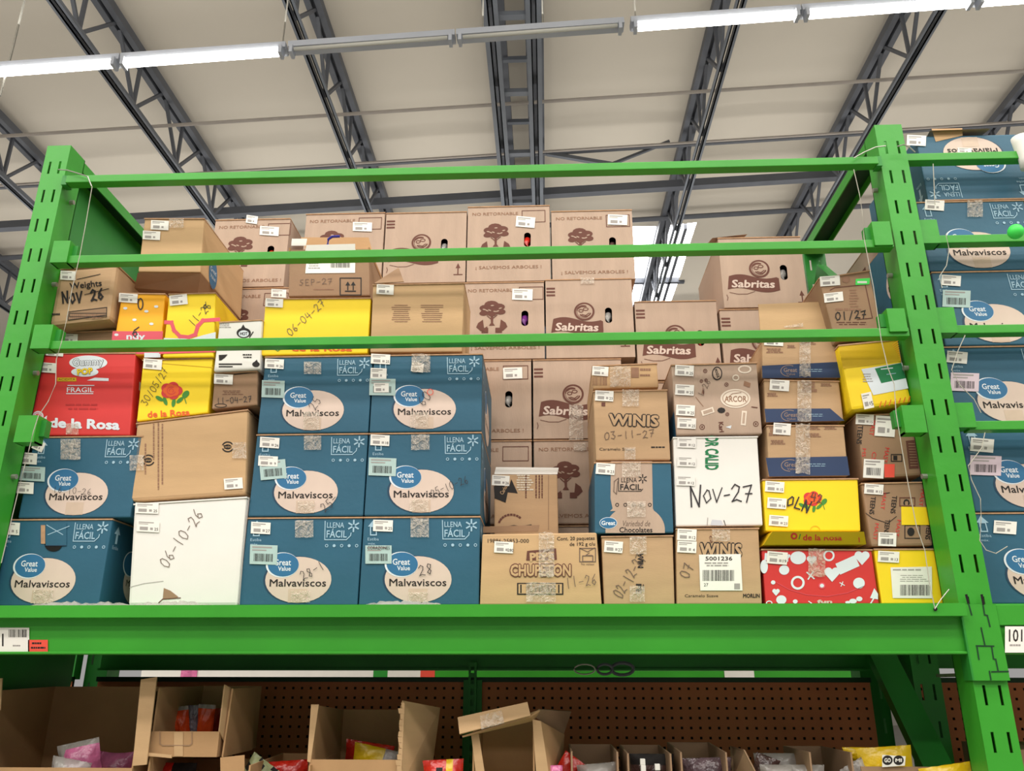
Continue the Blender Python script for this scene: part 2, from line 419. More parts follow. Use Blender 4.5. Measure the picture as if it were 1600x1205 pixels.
# ================================================================== the building
RS = .045                                   # the roof climbs to the right
def rz(h, x): return h+RS*x
def ceiling():
    nx, ny = 90, 84; x0, x1, y0, y1 = -14, 14, -14, 34
    tx = [-6.6, -4.4, -2.3, -.25, 1.92, 3.95, 6.0]; vs = []; fs = []
    def sag(x, y):
        d = min(abs(x-t) for t in tx); e = .5-.5*math.cos(2*math.pi*(y-7.72)/2.9)
        return .045*math.sin(min(1, d)*1.57)*e
    xs = [x0+(x1-x0)*i/nx for i in range(nx+1)]; ys = [y0+(y1-y0)*j/ny for j in range(ny+1)]
    for y in ys:
        for x in xs: vs.append((x, y, rz(6.82, x)+sag(x, y)))
    N = nx+1
    for j in range(ny):
        for i in range(nx):
            cx, cy = (xs[i]+xs[i+1])/2, (ys[j]+ys[j+1])/2
            if .3 < cx < 2.5 and 11.7 < cy < 17.2: continue
            fs.append((j*N+i, (j+1)*N+i, (j+1)*N+i+1, j*N+i+1))
    o = mk('ceiling', vs, fs, ROOF, smooth=True); o['kind'] = 'structure'; return o
ceiling()
# skylight in the roof, behind the boxes on the right
sk = solid('window_1', .2, 2.6, 11.6, 17.3, 7.04, 7.08, SKYL); sk['kind'] = 'structure'
for k in range(4):
    solid('skylight_bar', .2, 2.6, 12.55+k*1.15, 12.63+k*1.15, 6.9, 7.0, TRUSSD, sk, loc=None)
for k in range(5):
    solid('skylight_bar', .5+k*.45, .55+k*.45, 11.8, 17.1, 6.9, 7.0, TRUSSD, sk)
f = solid('floor', -14, 14, -14, 34, -1.7, -1.6, FLOOR); f['kind'] = 'structure'
w = solid('wall_far', -14, 14, 34, 34.2, -1.6, 8, WALL); w['kind'] = 'structure'

# roof trusses: each chord and web member is a part
def truss(x, label, y0=2.6, y1=24.6, wb=.11, wt=.17):
    hb, ht = rz(6.0, x), rz(6.62, x)
    t = empty('roof_truss', (x, y0, hb), label, 'roof truss', 'roof trusses')
    tc = MB()
    tc.box(x-wt/2, x-.02, y0, y1, ht, ht+.10).box(x+.02, x+wt/2, y0, y1, ht, ht+.10).box(x-.02, x+.02, y0, y1, ht+.06, ht+.10)
    tc.build('top_chord', TRUSSD, t)
    bc = MB(); bc.box(x-wb/2, x-.018, y0, y1, hb, hb+.012).box(x+.018, x+wb/2, y0, y1, hb, hb+.012)
    bc.box(x-.03, x-.018, y0, y1, hb, hb+.08).box(x+.018, x+.03, y0, y1, hb, hb+.08)
    bc.build('bottom_chord', TRUSS, t)
    p = 1.1; y = y0+.2; A = MB().bar((x, 0, hb+.04), (x, p/2, ht+.04), .03, .03, (1, 0, 0)).v; n = 0
    base = {}
    def member(kind, a, b, yy):
        if kind not in base:
            o = MB().bar(a, b, .034, .034, (1, 0, 0)).build('web_member', TRUSSD, t); base[kind] = (o, yy); return
        o, y_ = base[kind]; c = o.copy(); COL.objects.link(c); c.parent = t; c.location.y += yy-y_
    while y+p < y1:
        member('a', (x, y, hb+.04), (x, y+p/2-.05, ht+.02), y); member('b', (x, y+p/2+.05, ht+.02), (x, y+p, hb+.04), y); member('c', (x-.01, y, hb+.04), (x-.01, y, ht+.02), y)
        y += p
    return t
truss(-8.65, 'far left dark roof truss, only glimpsed low between the frame edge and the left upright')
truss(-6.55, 'dark steel roof truss at the upper left corner, mostly behind the left upright')
truss(-4.42, 'dark steel roof truss crossing above the left upright and two lit tubes')
truss(-2.32, 'dark steel roof truss left of the twin central trusses')
truss(-.47, 'left one of the twin central roof trusses, seen from below as a ladder side', wb=.15, wt=.2)
truss(-.06, 'right one of the twin central roof trusses, seen from below as a ladder side', wb=.15, wt=.2)
truss(1.92, 'dark steel roof truss right of the twin central trusses, over the bright skylight')
truss(3.93, 'dark steel roof truss running down towards the top of the right upright')
truss(6.0, 'dark steel roof truss at the upper right corner above the neighbouring boxes')
lad = empty('truss_lacing', (-.265, 3, rz(6.0, -.265)), 'short steel rungs tying the twin central roof trusses together', 'bracing')
k = 0; y = 4.05
while y < 20:
    z = rz(6.0, -.26)
    MB().bar((-.42, y, z+.05), (-.11, y, z+.05), .07, .05, (0, 0, 1)).build('rung', TRUSS, lad)
    MB().bar((-.42, y+.12, z+.60), (-.11, y+.12, z+.60), .05, .05, (0, 0, 1)).build('rung', TRUSS, lad)
    y += 1.1
def crossbar(name, Y, h, r, m, label, x0=-9, x1=9, cat='roof bar', sq=False):
    a, b = (x0, Y, rz(h, x0)), (x1, Y, rz(h, x1))
    o = (MB().bar(a, b, r*2, r*2) if sq else MB().tube([a, b], r, 8)).build(name, m, loc=Vector((x0, Y, rz(h, x0))))
    return tag(o, label, cat, 'thin bars across the roof')
crossbar('roof_conduit', 7.72, 6.2, .020, PIPE, 'thin pale grey pipe crossing under the roof, nearest of the cross bars')
crossbar('roof_conduit', 8.8, 6.3, .016, PIPE, 'second thin pale roof pipe, just in front of the thin dark tie bar')
crossbar('roof_tie', 9.05, 6.45, .03, TRUSSD, 'thin dark tie bar crossing the roof above the top green rail')
crossbar('roof_tie', 9.75, 6.3, .055, TRUSSD, 'thick dark tie bar crossing the roof just behind the top green rail', sq=True)
crossbar('roof_tie', 11.1, 6.6, .04, TRUSSD, 'dark tie bar crossing the roof at the upper edge of the skylight')
crossbar('roof_tie', 14.5, 6.3, .05, TRUSSD, 'farthest dark tie bar, seen low on the left beside the upright', sq=True)
br = empty('roof_brace', (0, 9.05, 6.4), 'V-shaped diagonal steel brace between two trusses above the top rail', 'bracing')
P0, P1, P2 = at(855, 240, 9.05), at(955, 257, 9.1), at(1046, 221, 9.05)
MB().bar(P0, P1, .05, .05).build('diagonal', TRUSS, br); MB().bar(P1, P2, .035, .035).build('diagonal', TRUSSD, br)

# strip lights
def strip(x0, lit, label, Y=4.76, h=4.42, sl=.052, L=1.2):
    z0 = h+sl*x0; z1 = h+sl*(x0+L)
    t = empty('tube_light', (x0, Y, z0), label, 'strip light', 'strip lights hung in one line below the trusses')
    hs_ = MB().bar((x0-.01, Y+.02, z0+.05), (x0+L+.01, Y+.02, z1+.05), .10, .05).build('housing', HOUS, t)
    e = .04
    for s in ((x0, 1), (x0+L, -1)):
        MB().box(s[0]-.012+.02*s[1], s[0]+.012+.02*s[1], Y-.05, Y+.03, h+sl*s[0]-.04, h+sl*s[0]+.03).build('lamp_holder', HOUS, hs_)
    if lit: MB().tube([(x0+e, Y-.015, z0-.008), (x0+L-e, Y-.015, z1-.008)], .034, 12).build('lit_tube', TUBE, t, smooth=True)
    else:
        MB().tube([(x0+e, Y-.03, z0-.004), (x0+L-e, Y-.03, z1-.004)], .015, 12).build('unlit_tube', TUBEO, t, smooth=True)
    return t
for x0, lit, lb in ((-5.53, 1, 'lit tube fixture at the far left end of the hanging light line'), (-4.30, 1, 'lit tube light crossing the top left corner'),
    (-3.07, 1, 'lit tube light right of the one in the top left corner, beside the unlit stretch'), (-1.83, 0, 'unlit tube fixture right beside the left lit tubes'),
    (-.60, 0, 'unlit tube fixture passing under the twin central trusses'), (.67, 1, 'lit tube light just right of the unlit fixtures'),
    (1.90, 1, 'lit tube light second to the right of the unlit fixtures'), (3.13, 1, 'lit tube light at the top right corner, only its underside edge showing')):
    strip(x0, lit, lb)
gt = strip(-7.3, 1, 'small distant lit tube showing as a white dot left of the left upright', Y=13.5, h=5.0)
for dx in (.1, 1.1): MB().tube([(-7.3+dx, 13.5, 4.66), (-7.3+dx, 13.5, 6.5)], .006, 5).build('hanger_rod', STEEL, gt)
hw = MB().tube([at(38, 0, 4.7), at(20, 75, 4.74), at(0, 150, 4.78)], .008, 5).build('hanger_wire', STEEL, loc=at(20, 75, 4.74)); tag(hw, 'thin pale hanging wire in the top left corner beside the lit tube', 'wire')
for px_, py_ in ((493, 0), (780, 0), (845, 0)):
    pass
for x in (-1.9, -.42, .02, .7, 2.9):
    hwire = MB().tube([(x, 4.78, 4.42+.052*x+.07), (x, 4.78, rz(6.0, x))], .006, 5).build('hanger_rod', STEEL, loc=Vector((x, 4.78, 5)))
    tag(hwire, {-1.9: 'steel hanger rod at the left end of the unlit fixtures', -.42: 'steel hanger rod dropping from the left central truss', .02: 'steel hanger rod dropping from the right central truss', .7: 'steel hanger rod at the right end of the unlit fixtures', 2.9: 'steel hanger rod above the right lit tubes'}[x], 'rod')

# ================================================================== the rack
PZ0, PZ1 = -1.6, 1.495
def slotted_plate(x0, x1, y, z0, z1, zs, cols, sw=.0075, sh=.042):
    """front plate of an upright with real slots, as one mesh of cells"""
    mb = MB(); xs = [x0]
    for c in cols: xs += [c-sw/2, c+sw/2]
    xs.append(x1); z = z0; rows = []
    for s in zs: rows.append((z, s-sh/2, False)); rows.append((s-sh/2, s+sh/2, True)); z = s+sh/2
    rows.append((z, z1, False))
    for a, b, slot in rows:
        if not slot: mb.box(x0, x1, y, y+.003, a, b); continue
        for i in range(0, len(xs)-1, 2): mb.box(xs[i], xs[i+1], y, y+.003, a, b)
    return mb
ZS = [round(1.418-.0966*k, 4) for k in range(31)][::-1]
def upright(x0, x1, Y, label, ang=0, deep=.08, m=GREEN, cols=None, z1=PZ1, lit=True, skip=0):
    t = empty('rack_upright', ((x0+x1)/2, Y, PZ0), label, 'rack post', 'slotted steel uprights')
    w = x1-x0; cols = cols or [x0+w*.26, x0+w*.70]
    slotted_plate(x0, x1, Y, PZ0, z1, [z for z in ZS if z < z1-.03], cols, sw=.0068).build('slotted_face', m, t)
    MB().box(x0, x0+.003, Y+.003, Y+deep, PZ0, z1).box(x0, x0+.02, Y+deep-.003, Y+deep, PZ0, z1).build('side_flange', m, t)
    MB().box(x1-.003, x1, Y+.003, Y+deep, PZ0, z1).box(x1-.02, x1, Y+deep-.003, Y+deep, PZ0, z1).build('side_flange', m, t)
    return t
LX0, LX1, RX0, RX1 = -1.468, -1.397, .951, 1.027
ul = upright(LX0, LX1, 2.0, 'green slotted front upright on the left edge of the bay', cols=[-1.448, -1.418])
ur = upright(RX0, RX1, 2.0, 'green slotted front upright between the main bay and the right bay', cols=[.973, 1.0075])
upright(LX0, LX1, 2.70, 'green slotted rear upright behind the left end of the bay', m=GREEN2)
upright(RX0, RX1, 2.70, 'green slotted rear upright behind the right end of the bay', m=GREEN2, z1=1.47)
upright(RX0+.075, RX1+.075, 2.50, 'dark green inner upright below the deck beside the diagonal brace', m=GREEN2, z1=.1)
# bolts on the upright sides
def bolt(x, Y, z, p):
    o = MB().tube([(x, Y, z), (x+.012, Y, z)], .007, 8).build('bolt_head', STEEL, p); return o
for q in ((120, 299), (81, 433), (47.5, 582), (1368, 268)): pass
for z in (1.33, 1.06, .79, .5): bolt(LX1, 2.05, z, [c for c in ul.children if 'flange' in c.name][1]); bolt(RX0-.012, 2.05, z-.02, [c for c in ur.children if 'flange' in c.name][0])
# side frames
def side_frame(x0, x1, label, panel, zt=1.495):
    t = empty('side_frame', (x0, 2.09, 0), label, 'rack frame', 'rack side frames')
    MB().box(x0, x1, 2.083, 2.695, zt-.004, zt).box(x0, x0+.004, 2.083, 2.695, zt-.034, zt-.004).box(x1-.004, x1, 2.083, 2.695, zt-.034, zt-.004).build('top_rail', GREEN, t); tr_ = t.children[-1]
    MB().box(x0+.004, x1-.004, 2.09, 2.69, zt-.012, zt-.004).build('rail_inside_shade', GREEND, tr_)  # darker green puts the shade inside the channel into its colour
    if panel:
        solid('side_panel', x0+.004, x0+.010, 2.086, 2.60, -.5, zt-.035, GREEN2, t)
        MB().bar((x0+.03, 2.1, .2), (x0+.03, 2.66, .9), .03, .02, (1, 0, 0)).build('diagonal_brace', GREEN2, t)
    else:
        MB().bar((x0+.03, 2.66, 1.36), (x0+.03, 2.30, 1.02), .07, .03, (1, 0, 0)).build('diagonal_brace', GREEN2, t)
    if not panel: MB().bar((x0+.02, 2.12, -.42), (x0+.02, 2.62, .12), .03, .075, (1, 0, 0)).build('lower_brace', GREEN2, t)
    return t
side_frame(-1.462, -1.404, 'green side frame with a sheet panel at the left end of the bay', True)
side_frame(.953, 1.024, 'green open side frame between the main bay and the right bay', False)
# guard rails
def rail(x0, x1, z, label, name='guard_rail', Y=1.985):
    t = empty(name, ((x0+x1)/2, Y, z), label, 'rail', 'horizontal guard rails'); h = .0235
    b = MB().box(x0, x1, Y, Y+.032, z-h, z).build('tube', GREEN, t); bevel(b, .0018, 2)
    return t
def bracket(x0, x1, z0, z1, parent, lip=1):
    a = MB().box(x0, x1, 1.978, 1.984, z0, z1).box(x0, x0+.004, 1.984, 2.02, z0, z1).box(x1-.004, x1, 1.984, 2.02, z0, z1).box(x0, x1, 1.984, 2.02, z0, z0+.004).build('bracket', GREEN, parent)
    xa = x1 if lip > 0 else x0-.016
    MB().box(xa, xa+.016, 1.995, 2.018, z0+.02, z1-.008).build('bracket_tab', GREEN2, parent)
    return a
def bracket_px(x0, y0, x1, y1, parent, lip=1, Y=1.978):
    a, b = at(x0, y1, Y), at(x1, y0, Y); xa = (at(x0, y0, Y).x+a.x)/2; xb = (b.x+at(x1, y1, Y).x)/2
    z0, z1 = a.z, b.z
    bk_ = MB().box(xa, xb, Y, Y+.005, z0, z1).box(xa, xa+.004, Y+.005, Y+.04, z0, z1).box(xb-.004, xb, Y+.005, Y+.04, z0, z1).box(xa, xb, Y+.005, Y+.04, z0, z0+.004).build('bracket', GREEN, parent)
    if lip:
        xt = xb if lip > 0 else xa-.014
        MB().box(xt, xt+.014, Y+.017, Y+.04, z0+.02, z1-.008).build('bracket_tab', GREEN2, bk_)
r1 = rail(-1.380, .938, 1.379, 'topmost of the three green guard rails of the main bay')
for s in (-1.395, .934): MB().box(s, s+.016, 1.99, 2.02, 1.352, 1.383).build('end_plate', GREEN2, r1)
r2 = rail(-1.332, .940, 1.116, 'middle one of the three green guard rails of the main bay')
bracket_px(81, 376, 107, 410, r2); bracket_px(1364.6, 345.7, 1393, 383, r2, -1)
r3 = rail(-1.335, .940, .857, 'lowest of the three green guard rails of the main bay')
bracket_px(50.5, 507, 79.7, 544.5, r3); bracket_px(1388, 481.6, 1416, 518, r3, -1)
for q_, s_, lb in (((25, 649, 56, 691), 1, 'empty green rail bracket on the left upright beside the red carton'), ((1411.5, 632.8, 1446, 676), -1, 'empty green rail bracket on the right upright beside the stencil boxes')):
    e = empty('rail_bracket', at(q_[0], q_[3], 1.978), lb, 'bracket', 'empty rail brackets')
    bracket_px(*q_, e, s_)
# right bay rails
for y_, bq, lb in ((238, None, 'topmost guard rail of the right bay, in front of the upside-down blue carton'), (367, (1440, 343, 1467, 380), 'second guard rail of the right bay with a bright green ball on it'), (508, (1464, 480, 1494, 520), 'third guard rail of the right bay'), (658, (1493, 629, 1523, 668), 'lowest guard rail of the right bay')):
    r = rail(1.062 if bq else 1.032, 3.35, at(1500, y_, 2.02).z, lb, Y=2.02)
    if bq: bracket_px(*bq, r, 0, Y=2.012)
gb = at(1587, 362, 1.975); o = MB()
bm = bmesh.new(); bmesh.ops.create_uvsphere(bm, u_segments=20, v_segments=12, radius=.020); me = bpy.data.meshes.new('green_cap'); bm.to_mesh(me); bm.free(); me.materials.append(FGREEN)
for p in me.polygons: p.use_smooth = True
o = bpy.data.objects.new('green_cap', me); COL.objects.link(o); o.location = gb; tag(o, 'bright green round cap on the second rail of the right bay', 'cap')

# beams
def beam(x0, x1, label, lip=True):
    t = empty('shelf_beam', ((x0+x1)/2, 2.0, .06), label, 'shelf beam', 'front shelf beams')
    b = MB(); b.box(x0, x1, 2.0, 2.045, .056, .165).box(x0, x1, 1.992, 2.0, .056, .062)
    b.box(x0, x1, 1.993, 2.0, .118, .165) if not lip else None
    bevel(b.build('beam_face', GREEN, t), .0015, 1)
    if lip:
        l = MB().box(x0+.02, .950, 1.968, 1.972, .138, .166).box(x0+.02, .950, 1.972, 2.0, .162, .166).box(x0+.02, .950, 1.972, 2.0, .138, .141).build('lip_angle', GREEN, t)
    return t
bmn = beam(-1.395, .949, 'wide green shelf beam carrying the stacked boxes of the main bay')
bmr = beam(1.029, 3.36, 'green shelf beam of the right bay with a white location label', lip=False)
# end connector wrapping the upright
cn = empty('beam_connector', (1.01, 1.99, -.06), 'green folded end connector hooked over the right upright', 'connector')
MB().box(.9505, 1.0285, 1.990, 1.996, .0, .165).build('plate', GREEN, cn)
MB().box(.9465, .9505, 1.990, 2.03, .0, .165).build('plate_edge', GREEN2, cn)
g = G(lambda x, y: at(x, y, 1.990), Vector((0, -1, 0)), (1380, 900, 3.95))
for a in ([(512, 120), (545, 240)], [(606, 120), (625, 240), (642, 245), (658, 312)], [(604, 322), (626, 425)], [(575, 432), (680, 434)], [(577, 432), (590, 515)], [(668, 434), (680, 512), (694, 516), (708, 585)], [(655, 590), (664, 640)], [(670, 592), (770, 590)]):
    g.line(a, 9, GREEND, 1)
g.line([(512, 122), (522, 160)], 16, DARK, 2).line([(607, 122), (617, 170)], 16, DARK, 2)
g.build('fold_gap', cn)
# location labels on the beams
def wall_label(name, label, cat, fn, Y):
    g = G(lambda x, y: at(x, y, Y), Vector((0, -1, 0))); fn(g)
    o = g.mb.build(name, g.mats, loc=at(20, 1000, Y) if 'left' in label else at(1590, 1000, Y)); return tag(o, label, cat)
wall_label('location_label', 'white location label with barcode at the left end of the beam', 'label', lambda g: (g.rect(-40, 981, 46, 1021, PAPER, 1), g.bars(14, 984, 43, 996, 14, BLACK, 2), g.text('101', -8, 1000, 20, BLACK, w=28, l=2), g.fine(20, 1008, 36, 1012, 1, GREY, 2)), 1.9985)
wall_label('red_tag', 'small red-orange sticker at the left end of the beam beside the white label', 'label', lambda g: (g.rect(44, 1000, 75, 1021, REDB, 1), g.fine(50, 1004, 70, 1009, 1, BLACK, 2), g.fine(48, 1011, 72, 1016, 1, BLACK, 2, seed=4)), 1.9985)
wall_label('location_label', 'white location label reading 101 / 0 on the beam of the right bay', 'label', lambda g: (g.rect(1570, 979, 1642, 1020, PAPER, 1), g.text('101 / 01', 1604, 993, 19, BLACK, w=56, l=2, bold=.012), g.bars(1612, 1004, 1636, 1016, 10, BLACK, 2), g.fine(1577, 1007, 1600, 1012, 1, GREY, 2)), 1.990)
# deck
for a, b, lb in ((-1.39, .945, 'green steel deck under the stacked boxes of the main bay'), (1.035, 3.36, 'green steel deck under the blue cartons of the right bay')):
    t = empty('shelf_deck', ((a+b)/2, 2.05, .15), lb, 'shelf deck', 'steel shelf decks')
    n = 8
    for k in range(n):
        w_ = (b-a)/n; solid('deck_plank', a+k*w_+.0015, a+(k+1)*w_-.0015, 2.047, 2.95, .148, .1715, GREEN2, t)
rb = empty('rear_beam', (-.2, 2.66, .03), 'dark green rear shelf beam seen under the deck', 'shelf beam')
MB().box(-1.39, .96, 2.64, 2.68, .027, .145).box(-1.39, .96, 2.625, 2.64, .027, .033).build('beam_face', GREEN2, rb)
rb2 = empty('rear_beam', (2.2, 2.66, .03), 'rear shelf beam of the right bay under its deck', 'shelf beam')
MB().box(1.06, 3.3, 2.64, 2.68, .034, .145).build('beam_face', GREEN2, rb2)

# pegboard with real holes
def pegboard(x0, x1, z0, z1, Y, label, holes=True):
    t = empty('pegboard', ((x0+x1)/2, Y, z0), label, 'pegboard', 'brown pegboards')
    p = .0272; hs = .0072; mb = MB(); nx = int((x1-x0)/p); nz = int((z1-z0)/p)
    vs = []; fs = []
    xs = [x0]; 
    for i in range(nx): c = x0+p*(i+.5); xs += [c-hs/2, c+hs/2]
    xs.append(x1); zs = [z1]
    for j in range(nz): c = z1-.018-p*j; zs += [c+hs/2, c-hs/2]
    zs.append(z0); N = len(xs)
    for z in zs:
        for x in xs: vs.append((x, Y, z))
    for j in range(len(zs)-1):
        for i in range(N-1):
            if j % 2 == 1 and i % 2 == 1: continue
            fs.append((j*N+i, (j+1)*N+i, (j+1)*N+i+1, j*N+i+1))
    mk('perforated_board', vs, fs, PEG, t)
    solid('hole_shade_sheet', x0, x1, Y+.008, Y+.012, z0, z1, DARK, t)  # dark sheet added to stand for the shade seen through the holes
    solid('top_rail', x0, x1, Y-.012, Y+.012, z1, z1+.014, GREEND, t)
    return t
pegboard(-1.39, .955, -.62, -.006, 2.64, 'brown perforated board behind the open cartons of the main bay')
pegboard(1.06, 2.6, -.62, -.006, 2.64, 'brown perforated board behind the right upright and brace')
pegboard(-2.8, -1.47, -.62, -.006, 2.64, 'brown perforated board left of the left upright, in shade')
rb3 = empty('rear_beam', (-2.2, 2.66, .03), 'rear shelf beam left of the left upright', 'shelf beam')
MB().box(-2.8, -1.47, 2.64, 2.68, .0, .145).build('beam_face', GREEN2, rb3)
st = empty('shelf_standard', (-.228, 2.62, -.6), 'dark green slotted vertical standard in front of the brown pegboard', 'shelf standard')
MB().box(-.256, -.200, 2.624, 2.632, -.62, .0).build('base_plate', GREEN2, st)
slotted_plate(-.240, -.216, 2.612, -.62, .05, [-.56+.031*k for k in range(20)], [-.228], sw=.010, sh=.018).build('slotted_face', GREEN2, st)
MB().box(-.240, -.238, 2.614, 2.624, -.62, .05).box(-.218, -.216, 2.614, 2.624, -.62, .05).build('side_flange', GREEN2, st)
# beam of the next aisle, seen through the gap
fb = empty('next_aisle_beam', (.1, 4.2, -.1), 'bright green and white shelf edge of the next aisle seen through the gap', 'shelf beam')
MB().box(-.55, 1.45, 4.2, 4.24, -.10, .14).build('beam_face', GREEN, fb)
MB().box(-2.0, -.85, 4.2, 4.24, -.10, .14).build('white_edge', PAPER, fb)
MB().box(-.85, -.78, 4.198, 4.24, -.10, .14).build('green_tag', GREEN2, fb); MB().box(-.78, -.62, 4.198, 4.24, -.10, .14).build('white_tag', PAPER, fb); MB().box(-.62, -.55, 4.198, 4.24, -.10, .14).build('red_tag', REDB, fb)
MB().box(-1.80, -1.72, 4.194, 4.198, -.10, .14).build('pink_tag', MAGENTA, fb); MB().box(.84, .98, 4.194, 4.198, -.10, .14).build('white_tag', PAPER, fb)
# hooks hanging in the gap
hk = empty('spare_hooks', at(930, 1046, 2.3), 'small grey metal hooks left hanging under the deck', 'hooks')
def ringpts(x0, y0, x1, y1, Y, n=14): return [at((x0+x1)/2+(x1-x0)/2*math.cos(2*math.pi*k/n), (y0+y1)/2+(y1-y0)/2*math.sin(2*math.pi*k/n), Y) for k in range(n+1)]
MB().tube(ringpts(897, 1038, 930, 1054, 2.3), .0022, 6).build('wire_loop', STEEL, hk)
MB().tube(ringpts(933, 1038, 957, 1054, 2.32), .004, 6).build('wire_loop', TRUSSD, hk)
MB().tube(ringpts(955, 1036, 990, 1055, 2.34), .005, 6).build('wire_loop', TRUSSD, hk)
lt = MB().bar(at(1466, 1056, 2.3), at(1500, 1055, 2.1), .01, .008).build('steel_pin', STEEL, loc=at(1480, 1056, 2.2)); tag(lt, 'small bright steel pin beside the right upright under the beam', 'pin')
# ================================================================== blue marshmallow cartons
def blue_print(bx):
    """all flat print of the blue carton, traced in the chart of one of them"""
    g = bx.px(K7)
    g.ell(806, 1048, 152, 106, BLUED, 1)
    g.ell(813, 1049, 150, 104, PALE, 2)
    g.rect(770, 1090, 855, 1151, mat('pale_patch', (204, 180, 160), .5, .1, 20), 3)
    g.ell(738, 982, 75, 57, WPRINT, 3).ell(742, 981, 70, 53, BLUEL, 4)
    g.text('Great', 738, 970, 27, WPRINT, w=78, l=5, bold=.02).text('Value', 748, 998, 20, WPRINT, w=58, l=5, bold=.02)
    g.text('Malvaviscos', 812, 1062, 33, BLACK, w=256, l=4, bold=.012)
    g.line([(1022, 868), (924, 868), (922, 785)], 4, LPRINT, 2).line([(1024, 866), (1040, 850), (1042, 838)], 4, LPRINT, 2)
    g.text('LLENA', 970, 802, 24, LPRINT, w=78, l=2, bold=.015).text('FÁCIL', 977, 842, 32, LPRINT, w=92, l=2, bold=.02)
    g.spark(1052, 806, 24, LPRINT, 7, 2)
    for i in range(5): g.ell(934+i*34, 895, 7, 7, LPRINT, 2, 10) if i % 2 else g.ring(934+i*34, 895, 6, 6, 3, LPRINT, 2, 10)
    g.text('Estiba', 612, 868, 13, LPRINT, w=50, l=2).text('máx.', 606, 888, 11, LPRINT, w=34, l=2)
    g.poly([(588, 812), (640, 812), (613, 782)], LPRINT, 1).frame(600, 812, 626, 850, 5, LPRINT, 2)
    g.build('front_print', bx.root)
    for right in (True, False):
        s = bx.side(right); w = (s and 1)
        s.ell(.19, .145, .085, .062, PALE, 1).ell(.13, .10, .042, .034, WPRINT, 2).ell(.131, .0995, .039, .031, BLUEL, 3)
        s.text('Malvaviscos', .19, .15, .018, BLACK, w=.14, l=3, rot=0) if right else s.text('Malvaviscos', .19, .15, .018, BLACK, w=-.14, l=3)
        s.poly([(.02, .035), (.05, .035), (.035, .015)], LPRINT, 1).rect(.03, .035, .04, .06, LPRINT, 1)
        s.text('Estiba', .035, .07, .009, LPRINT, w=.03 if right else -.03, l=1)
        s.build('side_print', bx.root)
C2X = (-.471, -.168); ZR = [DECK+.2245*k for k in range(6)]
proto = Carton(None, YF, .38, BLUE, 'x', group='blue marshmallow cartons', name='blue_carton', world=[(C2X[0], YF, ZR[0]+.2235), (C2X[1], YF, ZR[0]+.2235), (C2X[1], YF, ZR[0]), (C2X[0], YF, ZR[0])])
PP = [Vector(p) for p in proto.P]
blue_print(proto)
class Copy(Carton):
    def __init__(s, dx, dz, label, dy=0, flip=False, src=proto, group=None):
        if s is not None: pass
        if dx == 0 and dz == 0 and dy == 0 and src is proto and not getattr(src, 'used', 0): s.root = src.root; src.used = 1
        else: s.root = copy_tree(src.root0 if hasattr(src, 'root0') else src.root)
        s.root['label'] = label
        d = Vector((dx, dy, dz)); s.root.location = src.base+d
        s.P = [p+d for p in src.P]; s.n = src.n.copy(); s.back = src.back.copy(); s.depth = src.depth
        if flip:
            h = (src.P[0]-src.P[3]).length
            for c_ in s.root.children: c_.rotation_euler = (0, math.pi, 0); c_.location = (0, 0, h)
proto.base = Vector(proto.root.location)
# keep a clean copy source: every copy is made before stickers are added
BL = []
def blue(dx, row, label, flip=False, dy=0, wx=1): BL.append((dx, row, label, flip, dy)); return len(BL)-1
i_c2r0 = blue(0, 0, 'blue marshmallow carton at the bottom right of the block of six, marked 28')
i_c2r1 = blue(0, 1, 'blue marshmallow carton in the middle of the right column of the block of six')
i_c2r2 = blue(0, 2, 'blue marshmallow carton with several stickers under the wide tan carton, top of its column')
i_c1r0 = blue(-.3035, 0, 'blue marshmallow carton at the bottom of the column right of the big white carton')
i_c1r1 = blue(-.3035, 1, 'blue marshmallow carton second from the bottom, right of the askew brown carton')
i_c1r2 = blue(-.3035, 2, 'blue marshmallow carton directly under the big yellow carton dated 06-04-27')
dA = at(167, 870, YF).x-C2X[1]
i_A = blue(dA, 0, 'blue marshmallow carton with a hand hole at the bottom left corner of the bay')
i_B = blue(dA+.046, 1, 'blue marshmallow carton under the red carton, beside the left upright')
NB = []
gx0 = at(628, 882, YF)
rows = [(1597, 878, 0), (1578, 740, 1), (1549, 609, 2), (1527, 482, 3), (1500, 365, 4)]
for (x, y, r) in rows:
    p = at(x, y, YF); dx = p.x-gx0.x
    NB.append(blue(dx, r, ['blue marshmallow carton on the beam of the right bay, bottom of the stack', 'blue marshmallow carton second from the bottom in the right bay', 'blue marshmallow carton third from the bottom in the right bay, with a pinkish sticker', 'blue marshmallow carton fourth from the bottom in the right bay, behind the third rail', 'blue marshmallow carton in the right bay directly under the upside-down one'][r]))
NB.append(blue(at(1500, 300, YF).x-gx0.x+.01, 5, 'upside-down blue marshmallow carton with a torn top flap on top of the right bay stack', flip=True))
BO = []
cl = copy_tree(proto.root); proto.root0 = cl
for dx, row, lb, flip, dy in BL:
    BO.append(Copy(dx, ZR[row]-ZR[0], lb, dy, flip))
def rm(o):
    for c in list(o.children): rm(c)
    bpy.data.objects.remove(o)
rm(cl)
BY = lambda i: BO[i]
